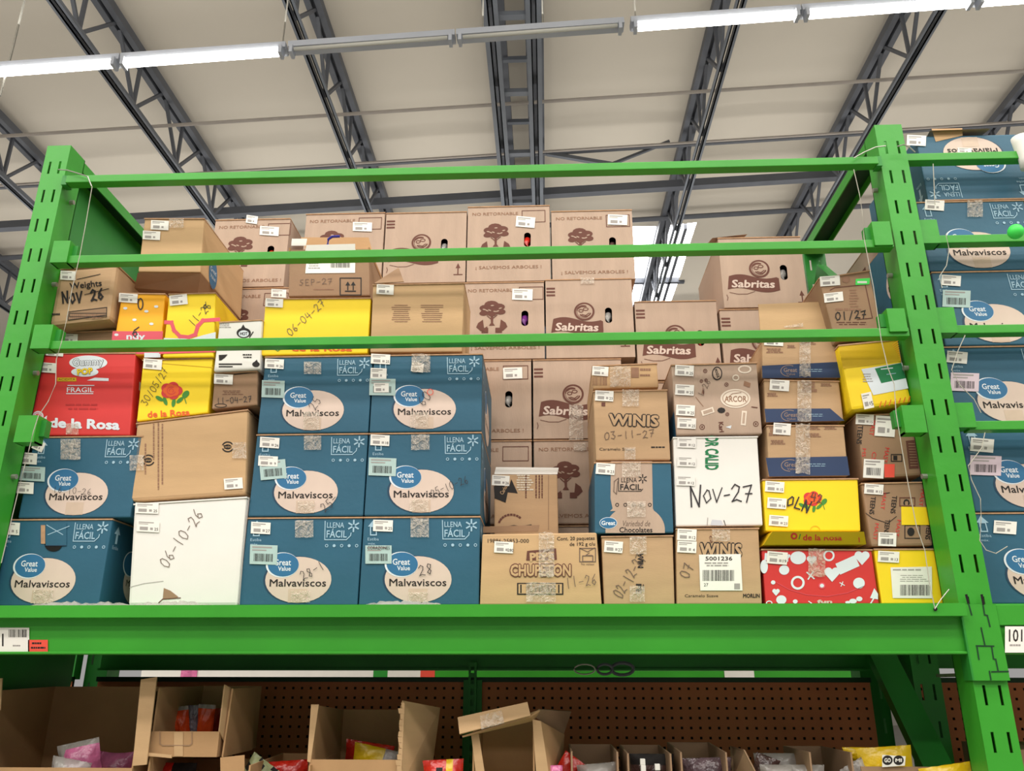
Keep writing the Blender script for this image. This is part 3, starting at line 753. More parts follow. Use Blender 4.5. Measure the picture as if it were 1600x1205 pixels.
# fix printed graphics that would hide the sticker zone stays as is; now stickers, tape and marker per carton
def st(i, *a, **k): return sticker(BY(i), *a, **k)
S = K7
st(i_c2r0, (612, 783, 700, 834, 2), S, seed=1, num='25'); st(i_c2r0, (577, 897, 695, 979, 0), S, paper=PAPERT, bar=True, name='barcode_label')
tape(BY(i_c2r0), 780, 775, 862, 860, S); tape(BY(i_c2r0), 770, 1105, 858, 1152, S)
g = BY(i_c2r0).px(S); g.text('CORAZONES', 637, 908, 15, BLACK, w=100, l=13).hand('28', 812, 990, 46, INK, -8, lw=.07, l=13); g.build('handwritten_date', BY(i_c2r0).root)
st(i_c2r1, (600, 402, 685, 450, 3), S, seed=2, num='18'); st(i_c2r1, (592, 505, 715, 585, 2), S, paper=PAPERT, bar=True, name='barcode_label')
tape(BY(i_c2r1), 783, 400, 865, 470, S); tape(BY(i_c2r1), 775, 690, 860, 745, S)
g = BY(i_c2r1).px(S); g.hand('25-10-26', 865, 650, 34, INK, -22, w=180, lw=.07, l=13); g.build('handwritten_date', BY(i_c2r1).root)
st(i_c2r2, (602, 40, 688, 84, 3), S, seed=3, num='25'); st(i_c2r2, (600, 103, 672, 150, 2), S, seed=4); st(i_c2r2, (595, 150, 712, 225, 1), S, paper=PAPERT, name='barcode_label', bar=True); st(i_c2r2, (615, 170, 682, 212, 0), S, seed=5, layer=6)
st(i_c2r2, (783, 80, 838, 120, 8), S, seed=6, layer=6)
tape(BY(i_c2r2), 785, 40, 868, 122, S); tape(BY(i_c2r2), 778, 300, 860, 370, S)
g = BY(i_c2r2).px(S); g.hand('60', 805, 250, 44, INK, -50, lw=.06, l=13).ring(868, 211, 13, 13, 3, REDB, 13); g.build('handwritten_date', BY(i_c2r2).root)
st(i_c1r0, (65, 793, 152, 845, 3), S, seed=7, num='27'); st(i_c1r0, (60, 895, 183, 982, 2), S, paper=PAPERT, bar=True, name='barcode_label')
tape(BY(i_c1r0), 263, 785, 345, 862, S); tape(BY(i_c1r0), 245, 1100, 330, 1152, S)
g = BY(i_c1r0).px(S); g.hand('28-1', 280, 1020, 40, INK, -28, lw=.07, l=13); g.build('handwritten_date', BY(i_c1r0).root)
st(i_c1r1, (105, 413, 192, 460, 4), S, seed=8, num='26'); st(i_c1r1, (98, 497, 185, 542, 3), S, seed=9, num='9', layer=6); st(i_c1r1, (105, 515, 222, 600, -5), S, paper=PAPERT, bar=True, name='barcode_label')
tape(BY(i_c1r1), 303, 405, 380, 470, S); tape(BY(i_c1r1), 275, 700, 352, 750, S)
g = BY(i_c1r1).px(S); g.hand('25-', 370, 720, 40, INK, -40, lw=.07, l=13); g.build('handwritten_date', BY(i_c1r1).root)
st(i_c1r2, (127, 62, 212, 105, 3), S, seed=10, num='26'); st(i_c1r2, (113, 158, 215, 235, 2), S, paper=PAPERT, bar=True, name='barcode_label')
tape(BY(i_c1r2), 303, 75, 380, 130, S); tape(BY(i_c1r2), 300, 300, 372, 378, S)
g = BY(i_c1r2).px(S); g.hand('25', 320, 275, 40, INK, -60, lw=.06, l=13); g.build('handwritten_date', BY(i_c1r2).root)
S = K5
st(i_B, (118, 312, 208, 375, 4), S, seed=11); st(i_B, (110, 388, 252, 468, 3), S, paper=PAPERT, bar=True, name='barcode_label'); st(i_B, (97, 474, 190, 538, 3), S, seed=12, layer=6); st(i_B, (185, 245, 248, 300, 25), S, seed=13)
tape(BY(i_B), 340, 235, 450, 350, S)
g = BY(i_B).px(S); g.hand('16-10-26', 300, 500, 34, INK, 3, w=215, lw=.07, l=13); g.build('handwritten_date', BY(i_B).root)
st(i_A, (5, 696, 112, 765, 4), S, seed=14, num='5')
g = BY(i_A).px(S); g.ell(297, 820, 48, 38, DARK, 3).rect(255, 700, 370, 825, BLUE, 4).line([(255, 825), (370, 825)], 4, BLUED, 5).rect(228, 712, 252, 815, EDGE, 3).line([(262, 712), (350, 765)], 4, LPRINT, 5).line([(268, 765), (385, 718)], 4, LPRINT, 5)
o = g.build('hand_hole_flap', BY(i_A).root)
tape(BY(i_A), 190, 1070, 300, 1150, S)
# right bay stickers
S = M8
st(NB[0], (1, 1, 2, 2), S) if 0 else None
st(NB[0], (436, 788, 538, 845, 4), S, seed=20); st(NB[1], (332, 418, 436, 478, 5), S, seed=21); st(NB[1], (330, 495, 470, 583, 2), S, paper=PAPERP, bar=True, name='barcode_label')
st(NB[2], (226, 28, 318, 80, 5), S, seed=22); st(NB[2], (243, 124, 370, 206, 2), S, paper=PAPERP, bar=True, name='barcode_label')
S = M7
st(NB[3], (526, 806, 620, 856, 4), S, seed=23); st(NB[3], (532, 878, 666, 960, 2), S, paper=PAPERT, bar=True, name='barcode_label')
st(NB[4], (447, 443, 540, 492, 4), S, seed=24); tape(BY(NB[4]), 650, 445, 725, 525, S)
st(NB[5], (360, 130, 452, 180, 3), S, seed=25); st(NB[5], (605, 192, 672, 215, 3), S, seed=26)
tb = BY(NB[5]); g = tb.px(S); g.poly([(480, 98), (500, 160), (630, 130), (628, 95)], CARDT, 2); g.build('torn_patch', tb.root)
fl = MB(); a, b = at(1453, 204, 2.075), at(1548, 201, 2.075)
fl.add([a, b, b+Vector((.0, .08, .02)), a+Vector((.03, .08, .035))], [(0, 1, 2, 3)]); fl.build('raised_flap', CARDD, tb.root)
# second carton behind, seen between the uprights
def bigcarton(*a, **k): return Carton(*a, **k)
w0 = 1.09
bk = Carton(None, 2.5, .38, CARDP, 'pale snack carton with dark stripes behind the blue stack, seen beside the right upright', name='cardboard_box', world=[(w0, 2.5, 1.38), (w0+.285, 2.5, 1.38), (w0+.285, 2.5, DECK), (w0, 2.5, DECK)])
s_ = bk.side(False)
for i in range(3): s_.rect(.03, .06+i*.03, .09, .075+i*.03, BROWN, 1)
s_.build('front_print', bk.root)
wr = at(1590, 215, 2.02)
wrp = MB().tube([wr+Vector((.004, 0, 0)), wr+Vector((.006, 0, -.02)), wr+Vector((.012, 0, -.075)), wr+Vector((.012, 0, -.10))], .022, 14).build('plastic_roll', WCARD, loc=wr, smooth=True); tag(wrp, 'white plastic roll end at the right edge beside the upside-down carton', 'roll')

# ================================================================== snack cartons behind (two printed kinds)
def snack(P, kind, label, hc=None, depth=.385, hole=True, flap=True):
    """P = (x0, x1, z0, z1) of the front in metres at Y 2.5"""
    x0, x1, z0, z1 = P[:4]; Y = P[4] if len(P) > 4 else 2.5
    b = Carton(None, Y, depth, CARDP, label, name='snack_carton', group='pale snack cartons at the back', world=[(x0, Y, z1), (x1, Y, z1), (x1, Y, z0), (x0, Y, z0)], hole=(.208, .135, .024, .056) if hole else None)
    g = b.gm(); w = x1-x0
    if kind == 'logo':
        for i in range(3): g.rect(.003, .030+i*.0125, .032, .0365+i*.0125, BROWN, 1)
        n = 22; top = []; bot = []
        for k in range(n+1):
            u = k/n; x = .017+u*.172; top.append((x, .151-.007*math.sin(u*6.0+.3)*1.3-.004*math.sin(u*math.pi))); bot.append((x, .203+.007*math.sin((1-u)*5.6+.2)*1.3-.004))
        top = [(x+(.006 if i == 0 else 0), y+(.006 if i in (0, n) else 0)) for i, (x, y) in enumerate(top)]
        for i in range(n): g.poly([bot[i], bot[i+1], top[i+1], top[i]], BROWN, 1)
        g.line([(.022, .206), (.05, .213), (.08, .213), (.105, .204)], .0016, BROWN, 2)
        g.text('Sabritas', .103, .176, .027, PALE, w=.142, l=3, bold=.03, shear=.12, rot=2)
        g.ell(.128, .120, .034, .033, BROWN, 2).ell(.128, .120, .0275, .0265, CARDP, 3)
        g.ring(.130, .123, .019, .016, .0045, BROWN, 4, a0=10, a1=150).ring(.124, .116, .020, .017, .004, BROWN, 4.3, a0=170, a1=300).ring(.133, .112, .008, .005, .003, BROWN, 4.6).ring(.117, .118, .007, .005, .003, BROWN, 4.9)
        g.line([(.108, .110), (.118, .103), (.134, .102)], .004, BROWN, 4).line([(.120, .131), (.132, .135), (.143, .127)], .003, BROWN, 5).ring(.127, .121, .0235, .0225, .0016, BROWN, 4, a0=60, a1=240)
        g.line([(.258, .243), (.258, .215)], .004, BROWN, 1).poly([(.250, .222), (.266, .222), (.258, .203)], BROWN, 1).rect(.243, .245, .274, .2485, BROWN, 1)
        g.line([(.012, .235), (.015, .225), (.012, .215)], .002, BROWN, 1)
    else:
        g.text('NO RETORNABLE', .096, .030, .0115, BROWNF, w=.160, l=1, bold=.01)
        g.frame(.190, .020, .270, .066, .0022, BROWN, 1)
        g.text('¡ SALVEMOS ARBOLES !', .143, .240, .0115, BROWNF, w=.225, l=1, bold=.01)
        r = random.Random(5)
        for (a, c, d) in ((.075, .095, .016), (.096, .083, .02), (.12, .092, .018), (.082, .108, .018), (.108, .105, .02), (.07, .115, .012), (.127, .11, .014), (.098, .118, .012)):
            g.ell(a, c, d*1.2, d*.72, BROWN, 1+.3*(int(a*1000) % 5), 12)
        for k in range(7): g.ell(.072+.009*k, .092+r.uniform(-.006, .018), .006, .0022, CARDP, 3, 8, rot=r.uniform(-30, 30))
        g.poly([(.088, .160), (.108, .160), (.102, .150), (.103, .115), (.093, .115), (.095, .15)], BROWN, 1)
        g.line([(.099, .14), (.082, .124)], .003, BROWN, 1).line([(.099, .136), (.115, .122)], .003, BROWN, 1)
        for (sx) in (-1, 1):
            X = lambda t: .098+sx*t
            g.poly([(X(.030), .138), (X(.046), .150), (X(.052), .165), (X(.036), .180), (X(.026), .168)], BROWN, 1)
            g.poly([(X(.034), .168), (X(.034), .186), (X(.012), .186), (X(.012), .168)], BROWN, 2)
        g.poly([(.083, .186), (.083, .162), (.062, .177)], BROWN, 3)
    g.build('front_print', b.root)
    if hole and hc:
        p = b.m(.208, .145)+b.back*.02
        mb = MB(); mb.tube([p+Vector((0, 0, -.045)), p+Vector((.002, -.004, -.02)), p+Vector((-.001, -.006, .004)), p+Vector((.0, 0, .02))], .013, 10)
        mb.build('visible_bag', hc, b.root, smooth=True)
    return b
XA = [-.836, -.553, -.266, .008+.018, .310]
R = [DECK, .446, .7165, .9895, 1.271, 1.553]
HB = {'r': REDBAG, 'd': DKBAG, 'p': PURB, 'w': CLEAR}
def sxs(a, b, z0, z1, Y=2.5): return (a, b, z0, z1, Y)
b = snack(sxs(-.262, .026, R[4]+.002, 1.568), 'tree', 'pale snack carton with tree print in the top row, behind the rails at the centre', HB['r'])
sticker(b, (400, 110, 512, 172, 5), M1, seed=30, n=5)
b = snack(sxs(.030, .312, R[4]+.002, 1.543), 'tree', 'rightmost pale snack carton of the top row, tree print and label inside its frame', HB['d'])
sticker(b, (940, 98, 1055, 158, 2), M1, seed=31)
b = snack(sxs(-.550, -.264, R[4]+.002, 1.550), 'logo', 'pale snack carton with round face logo in the top row, above the tan carton', HB['w'])
b = snack(sxs(-.836, -.553, R[4]+.002, 1.553), 'tree', 'pale snack carton in the top row behind the open brown box, label at its frame', None, hole=False)
sticker(b, (872, 105, 985, 158, 2), K6, seed=32)
b = snack(sxs(-1.150, -.882, R[4]-.012, 1.525, 2.48), 'tree', 'leftmost pale snack carton of the top row, with tree print and white sticker', HB['r'])
sticker(b, (325, 130, 437, 183, 4), K6, seed=33); sticker(b, (245, 66, 312, 112, 8), K6, seed=34)
b = snack(sxs(-1.135, -.853, R[3], R[4]-.016, 2.48), 'tree', 'pale snack carton behind the white bottle-print box, one row under the top', None, hole=False)
sticker(b, (392, 500, 480, 548, 3), K6, seed=35)
b = snack(sxs(-.272, .003, R[3], R[4]), 'tree', 'pale snack carton with tree print and purple packet in its hand hole', HB['p'])
sticker(b, (378, 535, 498, 600, 2), M1, seed=36)
b = snack(sxs(.006, .298, R[3], R[4]+.006), 'logo', 'pale snack carton with round face logo, second row from the top, left of the skylight', HB['w'])
tape(b, 780, 470, 860, 505, M1)
b = snack(sxs(.302, .573, R[3]-.08, 1.190), 'logo', 'pale snack carton below the bright skylight, logo under the lowest rail', HB['r'])
b = snack(sxs(.597, .876, 1.160, 1.424), 'logo', 'pale snack carton standing alone high on the right, skylight beside it', HB['w'])
fl = MB(); a, c = at(1113, 372, 2.5), at(1168, 366, 2.5); fl.add([a, c, c+Vector((0, .1, .03)), a+Vector((0, .1, .03))], [(0, 1, 2, 3)]); a, c = at(1172, 371, 2.5), at(1240, 372, 2.5); fl.add([a, c, c+Vector((0, .1, .03)), a+Vector((0, .1, .03))], [(0, 1, 2, 3)]); fl.build('raised_flap', CARDP, b.root)
b = snack(sxs(.580, .866, R[3]-.11, 1.156), 'logo', 'pale snack carton under the lone high one, mostly hidden by plain brown boxes', None, hole=False)
# third row
b = snack(sxs(-.245, -.040, R[2], R[3]-.003), 'plain', 'pale snack carton right of the blue block, its label above a narrow hole', HB['w'], hole=False) if 0 else None
def snack_cut(P, label, dx, hc=None):
    """a tree carton whose left part stands behind the blue block"""
    return snack(P, 'tree', label, hc)
b = snack(sxs(-.325, -.042, R[2], R[3]-.003), 'tree', 'pale snack carton directly right of the blue block, white packet in its hole', HB['w'])
sticker(b, (325, 998, 437, 1063, -2), M1, seed=37)
b = snack(sxs(-.038, .250, R[2], R[3]-.003), 'logo', 'pale snack carton with clearly read face logo between blue block and taped brown box', HB['p'])
tape(b, 545, 50, 625, 250, M2)
b = snack(sxs(-.325, -.042, R[1], R[2]-.003), 'tree', 'pale snack carton behind the white-topped dark-ribbon box', None, hole=False)
b = snack(sxs(-.038, .250, R[1], R[2]-.003), 'tree', 'lowest visible tree-print snack carton, left of the blue chocolate box', None, hole=False)
tape(b, 570, 262, 640, 310, M2)
for a, c, z0, z1, w_ in ((-.325, -.042, R[0], R[1]-.003, 'below the tree-print carton behind the dark-ribbon box'), (-.038, .250, R[0], R[1]-.003, 'below the lowest tree-print carton, behind the tan candy carton'),
        (.302, .573, R[0], R[3]-.085, 'stack behind the taped and bubble-letter boxes'), (.580, .866, R[0], R[3]-.115, 'stack behind the navy-band boxes'), (-.836, -.555, R[0], R[3]+.275, 'stack behind the big yellow carton'),
        (-.550, -.33, R[0], R[3]-.005, 'low stack behind the blue block'), (-.550, -.280, R[3], R[4]-.002, 'stack behind the wide tan carton'), (-1.135, -.853, R[0], R[3]-.004, 'stack behind the yellow boxes at the left')):
    Carton(None, 2.5, .385, CARDP, 'plain pale carton at the back, '+w_, name='snack_carton', group='pale cartons at the back of the deck', world=[(a, 2.5, z1), (c, 2.5, z1), (c, 2.5, z0), (a, 2.5, z0)])
# the bleached side of the lone carton at the right is its real side face
# ================================================================== left group
def side_tint(bx, m, right=True, d=None):
    s = bx.side(right); h = (bx.P[0]-bx.P[3]).length; s.rect(.002, .002, (d or bx.depth)-.002, h-.002, m, 0); s.build('side_panel', bx.root)
# red gummy carton
b = Carton([(63, 551), (213, 551), (203.5, 681), (43, 681)], YF, .36, RED, 'red gummy candy carton with white lettering, behind the left rail end', name='red_carton')
g = b.px(K4)
g.ell(520, 930, 112, 42, WPRINT, 1).ell(500, 985, 80, 28, WPRINT, 1)
g.outlined('Gummy', 520, 925, 42, WPRINT, BLACK, w=180, l=2, o=.035, bold=.02, rot=-2)
g.outlined('POP', 502, 982, 34, YEL, BROWN, w=92, l=4, o=.03, bold=.03, rot=-6)
g.rect(338, 1018, 450, 1040, YELD, 1).text('ACIDITA', 394, 1029, 13, BROWN, w=100, l=2).poly([(512, 1035), (560, 1018), (640, 1022), (640, 1038)], WPRINT, 1)
g.rect(398, 1062, 556, 1067, WPRINT, 1).rect(390, 1110, 550, 1115, WPRINT, 1).text('FRAGIL', 474, 1090, 28, WPRINT, w=158, l=2, bold=.01)
g.c = K5
g.text('de la Rosa', 470, 150, 50, WPRINT, w=390, l=2, bold=.045, rot=2).ell(212, 108, 30, 28, WPRINT, 2).ell(212, 108, 16, 14, PINK, 3).ring(212, 108, 22, 20, 3, PINK, 3).poly([(228, 130), (262, 105), (255, 160)], WPRINT, 2)
g.fine(360, 40, 600, 85, 2, mat('faint_red', (180, 40, 40), .6, 0), 1, .4)
g.build('front_print', b.root)
s = b.side(True)
for k in range(6):
    for j in range(4): s.rect(.03+.055*k, .02+.055*j, .06+.055*k, .045+.055*j, WPRINT if (k+j) % 2 else PINK, 1)
s.build('side_print', b.root)
sticker(b, (232, 932, 335, 990, 4), K4, seed=40); sticker(b, (272, 868, 375, 892, 4), K4, seed=41)
tape(b, 370, 150, 440, 212, K5)
# small box between red carton and the taped weights box
b = Carton([(92, 519), (190, 516), (188, 548), (88, 549)], YF+.03, .34, CARDD, 'plain flat brown box squeezed between the red carton and the marker-dated box')
sticker(b, (355, 762, 460, 815, 3), K4, seed=42)
# weights box
b = Carton([(92, 420), (184, 413), (172, 500), (76, 510)], YF-.02, .33, CARD, 'brown box with heavy black marker date over printed letters, upper left corner', bv=.012)
g = b.px(K4)
g.text('Weights', 505, 470, 36, BLACK, w=190, l=2, bold=.02, rot=-6).line([(455, 440), (590, 410)], 4, BLACK, 2).line([(500, 530), (640, 495)], 4, BLACK, 2)
g.hand('NOV 26', 365, 520, 62, BLACK, -5, w=250, lw=.17, l=3); g.frame(410, 640, 628, 660, 4, BLACK, 2).bars(425, 645, 610, 672, 16, BROWNF, 2)
g.poly([(402, 630), (630, 605), (628, 650), (402, 680)], CARDD, 1).line([(402, 632), (630, 605), (628, 650), (402, 680), (402, 632)], 4, BLACK, 3)
g.fine(305, 640, 370, 660, 1, BLACK, 2)
g.build('front_print', b.root)
sticker(b, (358, 392, 448, 445, 3), K4, seed=43)
# tall plain box with two labels and a crushed lower edge
P = [at(225.6, 341, 2.12), at(320, 341, 2.12), at(313.5, 426, 2.12), at(215, 425, 2.12)]
b = Carton(None, 2.12, .34, CARDT, 'plain brown box with two white labels high at the left, its lower edge folded in', world=P)
sticker(b, (890, 95, 995, 150, 3), K4, seed=44); sticker(b, (842, 157, 945, 208, 3), K4, seed=45)
tape(b, 1000, 84, 1085, 140, K4)
o4 = Vector((0, .075, 0)); q = [P[3], P[2], at(309, 458, 2.17), at(210, 450, 2.17)]
mb = MB(); back = Vector((0, .3, 0)); mb.hexa([q[3], q[2], q[2]+back*.85, q[3]+back*.85, q[0]+Vector((0, .002, -.001)), q[1]+Vector((0, .002, -.001)), q[1]+back, q[0]+back]); mb.build('folded_lower_edge', CARDD, b.root)  # darker card puts the shade of the down-facing fold into its colour
s = b.side(True); s.ell(.09, .14, .032, .05, BLUEL, 1); s.text('Great', .09, .13, .016, WPRINT, w=.045, l=2).text('Value', .09, .152, .014, WPRINT, w=.04, l=2); s.build('side_print', b.root)
# orange box
b = Carton([(190, 457.5), (259, 458.5), (251, 556), (174, 556)], YF, .34, ORG, 'orange box with white stars and a pink lower band', name='orange_box')
g = b.px(K4)
g.poly([(664, 745), (960, 745), (950, 880), (650, 880)], PINK, 1)
r = random.Random(3)
for (x, y) in ((738, 610), (862, 628), (920, 600), (792, 678), (892, 702), (686, 766), (760, 560)): g.ell(x, y, 13, 8, WPRINT, 1, 8)
g.text('ndy', 800, 775, 34, WPRINT, w=110, l=2, bold=.03).hand('6', 790, 715, 60, INK, 15, lw=.1).ring(828, 585, 14, 32, 7, INK, 3).line([(800, 560), (830, 555)], 5, INK, 3)
g.rect(850, 872, 945, 900, WPRINT, 2)
g.build('front_print', b.root); sticker(b, (702, 525, 812, 578, 4), K4, seed=46)
# yellow with pink curve
b = Carton([(263.5, 459), (337.5, 457), (334, 558), (253, 559)], YF-.01, .34, YEL, 'yellow box with a pink wavy stripe and marker date 11-26', name='yellow_box')
g = b.px(K4)
g.line([(978, 692), (1010, 694), (1025, 740), (1060, 775), (1110, 780), (1150, 765), (1165, 715), (1195, 682), (1285, 676)], 22, PINK, 1)
g.poly([(965, 785), (1130, 790), (1190, 770), (1270, 750), (1268, 862), (960, 870)], WPRINT, 1)
g.line([(945, 872), (1262, 862)], 14, PINK, 2).line([(950, 845), (1265, 842)], 10, REDB, 2)
g.hand('11-26', 1105, 690, 46, INK, -48, w=170, lw=.07).text('0', 1208, 600, 26, INK, l=3, bold=.03)
g.build('front_print', b.root); sticker(b, (1000, 532, 1105, 592, -6), K4, seed=47)
# yellow rose box
b = Carton([(223, 562), (333.5, 558.5), (325, 646), (212.5, 659.5)], YF, .34, YEL, 'yellow box with a red rose drawing and marker date, above the askew brown carton', name='yellow_box')
def rose(g, cx, cy, r, l=2):
    for a in range(0, 360, 72): g.ell(cx+.55*r*math.cos(math.radians(a)), cy+.4*r*math.sin(math.radians(a)), r*.52, r*.46, RED, l, 16)
    for a in range(36, 396, 72): g.ell(cx+.38*r*math.cos(math.radians(a)), cy+.3*r*math.sin(math.radians(a)), r*.42, r*.34, ORGR, l+1, 16)
    g.ring(cx, cy, r*.40, r*.34, r*.07, RED, l+2, a0=20, a1=300).ring(cx, cy, r*.20, r*.18, r*.06, RED, l+2, a0=150, a1=420)
    for (dx, dy, ro) in ((-1.15, .75, 30), (-.6, 1.0, 70), (.2, 1.15, 100), (.8, .9, 140)): g.ell(cx+dx*r, cy+dy*r, r*.42, r*.19, LEAF, l-1, 12, rot=ro)
    g.ell(cx+1.35*r, cy+.35*r, r*.42, r*.28, LEAF, l-1, 14, rot=-50).line([(cx+1.2*r, cy+.6*r), (cx+1.4*r, cy+1.2*r)], r*.08, LEAF, l-1)
g = b.px(K4); rose(g, 1010, 1095, 62)
g.fine(1020, 900, 1100, 925, 1, ORGR, 1).line([(845, 905), (960, 935), (1250, 958)], 4, YELD, 1)
g.hand('30/05/27', 828, 1165, 42, INK, -58, w=250, lw=.07); g.c = K5; g.text('de la Rosa', 935, 92, 34, ORGR, w=235, l=2, bold=.03, rot=-3)
g.build('front_print', b.root); sticker(b, (846, 910, 955, 970, 5), K4, seed=48)
# white box with black bottle prints
b = Carton([(342.5, 503), (410, 499), (406.5, 577.5), (333, 581)], YF-.01, .33, WCARD, 'small white box with black flame and logo prints, left of the big yellow carton', name='white_box')
g = b.px(K4)
g.ell(1435, 755, 42, 30, BLACK, 1).ell(1435, 760, 30, 20, WPRINT, 2).poly([(1415, 735), (1432, 705), (1450, 735)], BLACK, 1).text('HOT', 1436, 760, 18, BLACK, w=44, l=3, bold=.03).line([(1470, 780), (1490, 750)], 6, BLACK, 1)
g.poly([(1288, 885), (1340, 882), (1325, 900), (1305, 915), (1290, 918)], BLACK, 1).fine(1428, 880, 1500, 910, 2, BLACK, 1, .5).rect(1288, 935, 1425, 943, BLACK, 1).rect(1288, 950, 1370, 957, BLACK, 1)
g.ell(1507, 940, 22, 16, BLACK, 1).poly([(1488, 935), (1512, 912), (1522, 935)], BLACK, 1).fine(1290, 700, 1370, 730, 3, GREY, 1, .4)
g.build('front_print', b.root)
b = Carton([(335, 582.5), (403, 579.5), (402.5, 633.5), (330, 640)], YF, .33, CARDD, 'small brown box with marker date under the little white box')
g = b.px(K4); g.hand('11-04-27', 1275, 1140, 34, INK, -4, w=210, lw=.09).fine(1310, 1095, 1450, 1125, 3, BROWN, 1, .3).line([(1380, 1000), (1505, 985)], 5, BLACK, 1).ring(1300, 1182, 34, 10, 4, BLACK, 1)
g.build('front_print', b.root); sticker(b, (1262, 1000, 1372, 1058, 3), K4, seed=49)
# askew carton
b = Carton([(213, 661), (388, 639.5), (384, 772), (201, 784)], YF, .33, CARDT, 'askew plain brown carton with two black oval marks, on top of the big white carton', bv=.008)
g = b.px(K5)
for (x, y, s_) in ((822, 352, 1), (1262, 278, .95)):
    g.ring(x, y, 32*s_, 28*s_, 7, BLACK, 1, a0=200, a1=330).ring(x, y, 32*s_, 28*s_, 7, BLACK, 1, a0=20, a1=160).fine(x-24, y-9, x+26, y+14, 2, BLACK, 2, .6).ring(x, y, 18, 12, 4, BLACK, 1)
for k, x in enumerate((806, 852, 878, 900)):
    y0, y1 = ((260, 430), (150, 350), (145, 515), (150, 490))[k]; yy = y0
    rr = random.Random(k)
    while yy < y1: e = yy+rr.uniform(6, 22); g.rect(x-4, yy, x+4, min(e, y1), BROWNF, 1); yy = e+4
g.build('front_print', b.root); sticker(b, (1243, 452, 1346, 512, -4), K5, seed=50)
tape(b, 722, 325, 800, 410, K5); tape(b, 1290, 255, 1368, 345, K5)
# big white carton
b = Carton([(209, 787), (386.5, 776), (372, 944), (199.5, 946)], YF-.005, .36, WCARD, 'big white carton with marker date 06-10-26 and a torn lower edge', name='white_carton', floor=True, flap=WCARD, bv=.008)
g = b.px(K5); g.hand('06-10-26', 880, 920, 62, PENCIL, -57, w=370, lw=.06)
g.poly([(908, 1060), (945, 1075), (990, 1110), (960, 1118), (902, 1122)], CARDD, 1).line([(880, 1142), (902, 1122), (1000, 1115)], 5, BROWN, 2).line([(720, 1055), (800, 1035), (905, 1022)], 3, GREY, 1)
g.line([(1380, 560), (1365, 700), (1345, 900), (1325, 1150)], 5, GREY, 1)
g.build('front_print', b.root)
sticker(b, (752, 590, 880, 648, 2), K5, seed=51, num='25'); sticker(b, (760, 688, 885, 750, 3), K5, seed=52, num='25')
# ================================================================== centre upper
b = Carton([(414, 466.5), (580, 465), (574.5, 552.5), (407.5, 556)], YF, .36, YEL, 'big yellow carton with marker date 06-04-27 and orange lettering, resting on two blue cartons', name='yellow_carton')
g = b.px(K6); g.hand('06-04-27', 478, 745, 44, PENCIL, -43, w=285, lw=.08).text('de la Rosa', 690, 845, 34, ORGR, w=355, l=2, bold=.03).line([(400, 845), (430, 862), (450, 848)], 5, LEAF, 2)
g.build('front_print', b.root); sticker(b, (358, 555, 462, 605, 3), K6, seed=53)
b = Carton([(582, 444.5), (726, 441.5), (722.5, 550), (577.5, 551)], YF, .20, CARDT, 'wide tan carton with two faint text blocks and one raised flap', name='tan_carton')
g = b.px(K6); 
for (x0, x1, sd) in ((1095, 1215, 1), (1270, 1405, 2)):
    rr = random.Random(sd)
    for k in range(9): w_ = (x1-x0)*rr.uniform(.3, .5); g.rect((x0+x1)/2-w_, 590+k*12, (x0+x1)/2+w_, 594+k*12, BROWNF, 1)
g.build('front_print', b.root); sticker(b, (1012, 472, 1113, 530, 3), K6, seed=54)
fl = MB(); fa, fb_, fc, fd = at(584, 443, YF-.004), at(631, 440, YF-.004), at(623, 418, YF+.05), at(618, 421, YF+.05)
fl.add([fa, fb_, fc, fa+Vector((0, .004, 0)), fb_+Vector((0, .004, 0)), fc+Vector((0, .004, 0))], [(0, 1, 2), (5, 4, 3), (0, 3, 4, 1), (1, 4, 5, 2), (2, 5, 3, 0)]); fl.build('raised_flap', CARDD, b.root)
# open brown box with big label
b = Carton([(452, 389), (577, 388), (578.5, 462.5), (449.5, 464)], 2.16, .3, CARDD, 'open brown box with large white label and twin-arrow mark above the big yellow carton', lid=False)
g = b.px(K6); g.frame(797, 432, 920, 532, 6, BLACK, 1)
for x in (842, 874): g.line([(x, 500), (x, 465)], 6, BLACK, 1).poly([(x-14, 475), (x+14, 475), (x, 452)], BLACK, 1)
g.rect(825, 506, 890, 513, BLACK, 1).hand('SEP-27', 555, 440, 34, PENCIL, -2, w=200, lw=.08).rect(640, 496, 760, 501, BROWNF, 1)
g.build('front_print', b.root)
g = b.px(K6); g.poly([(592, 405), (885, 402), (888, 262), (605, 262)], PAPER, 3).fine(610, 345, 690, 385, 3, GREY, 4, .4).bars(742, 340, 858, 372, 26, BLACK, 4).build('large_label', b.root)
mb = MB(); TL, TR = b.P[0], b.P[1]; hh = at(452, 370, 2.44).z
for q in ([TL, b.B[0]], [TR, b.B[1]]):
    mb.bar(q[0]+Vector((0, 0, .0)), q[1]+Vector((0, 0, .0)), .004, .01)
a0, a1 = at(470, 371, 2.30), at(576, 371, 2.30)
mb.add([TL+Vector((.04, .12, 0)), TR+Vector((0, .12, 0)), a1, a0], [(0, 1, 2, 3)]); mb.build('open_flap', CARDO, b.root)
g = b.px(K6); 
lb = MB(); c0, c1, c2, c3 = at(477, 392, 2.15), at(555, 391, 2.15), at(555, 381, 2.15), at(479, 383, 2.15)
lb.add([c0, c1, c2, c3], [(0, 1, 2, 3)]); lb.build('large_label_top', PAPER, b.root)
stk = MB(); c0, c1, c2, c3 = at(455, 384, 2.155), at(478, 384, 2.155), at(480, 373, 2.155), at(456, 373, 2.155); stk.add([c0, c1, c2, c3], [(0, 1, 2, 3)]); stk.build('price_label', PAPER, b.root)
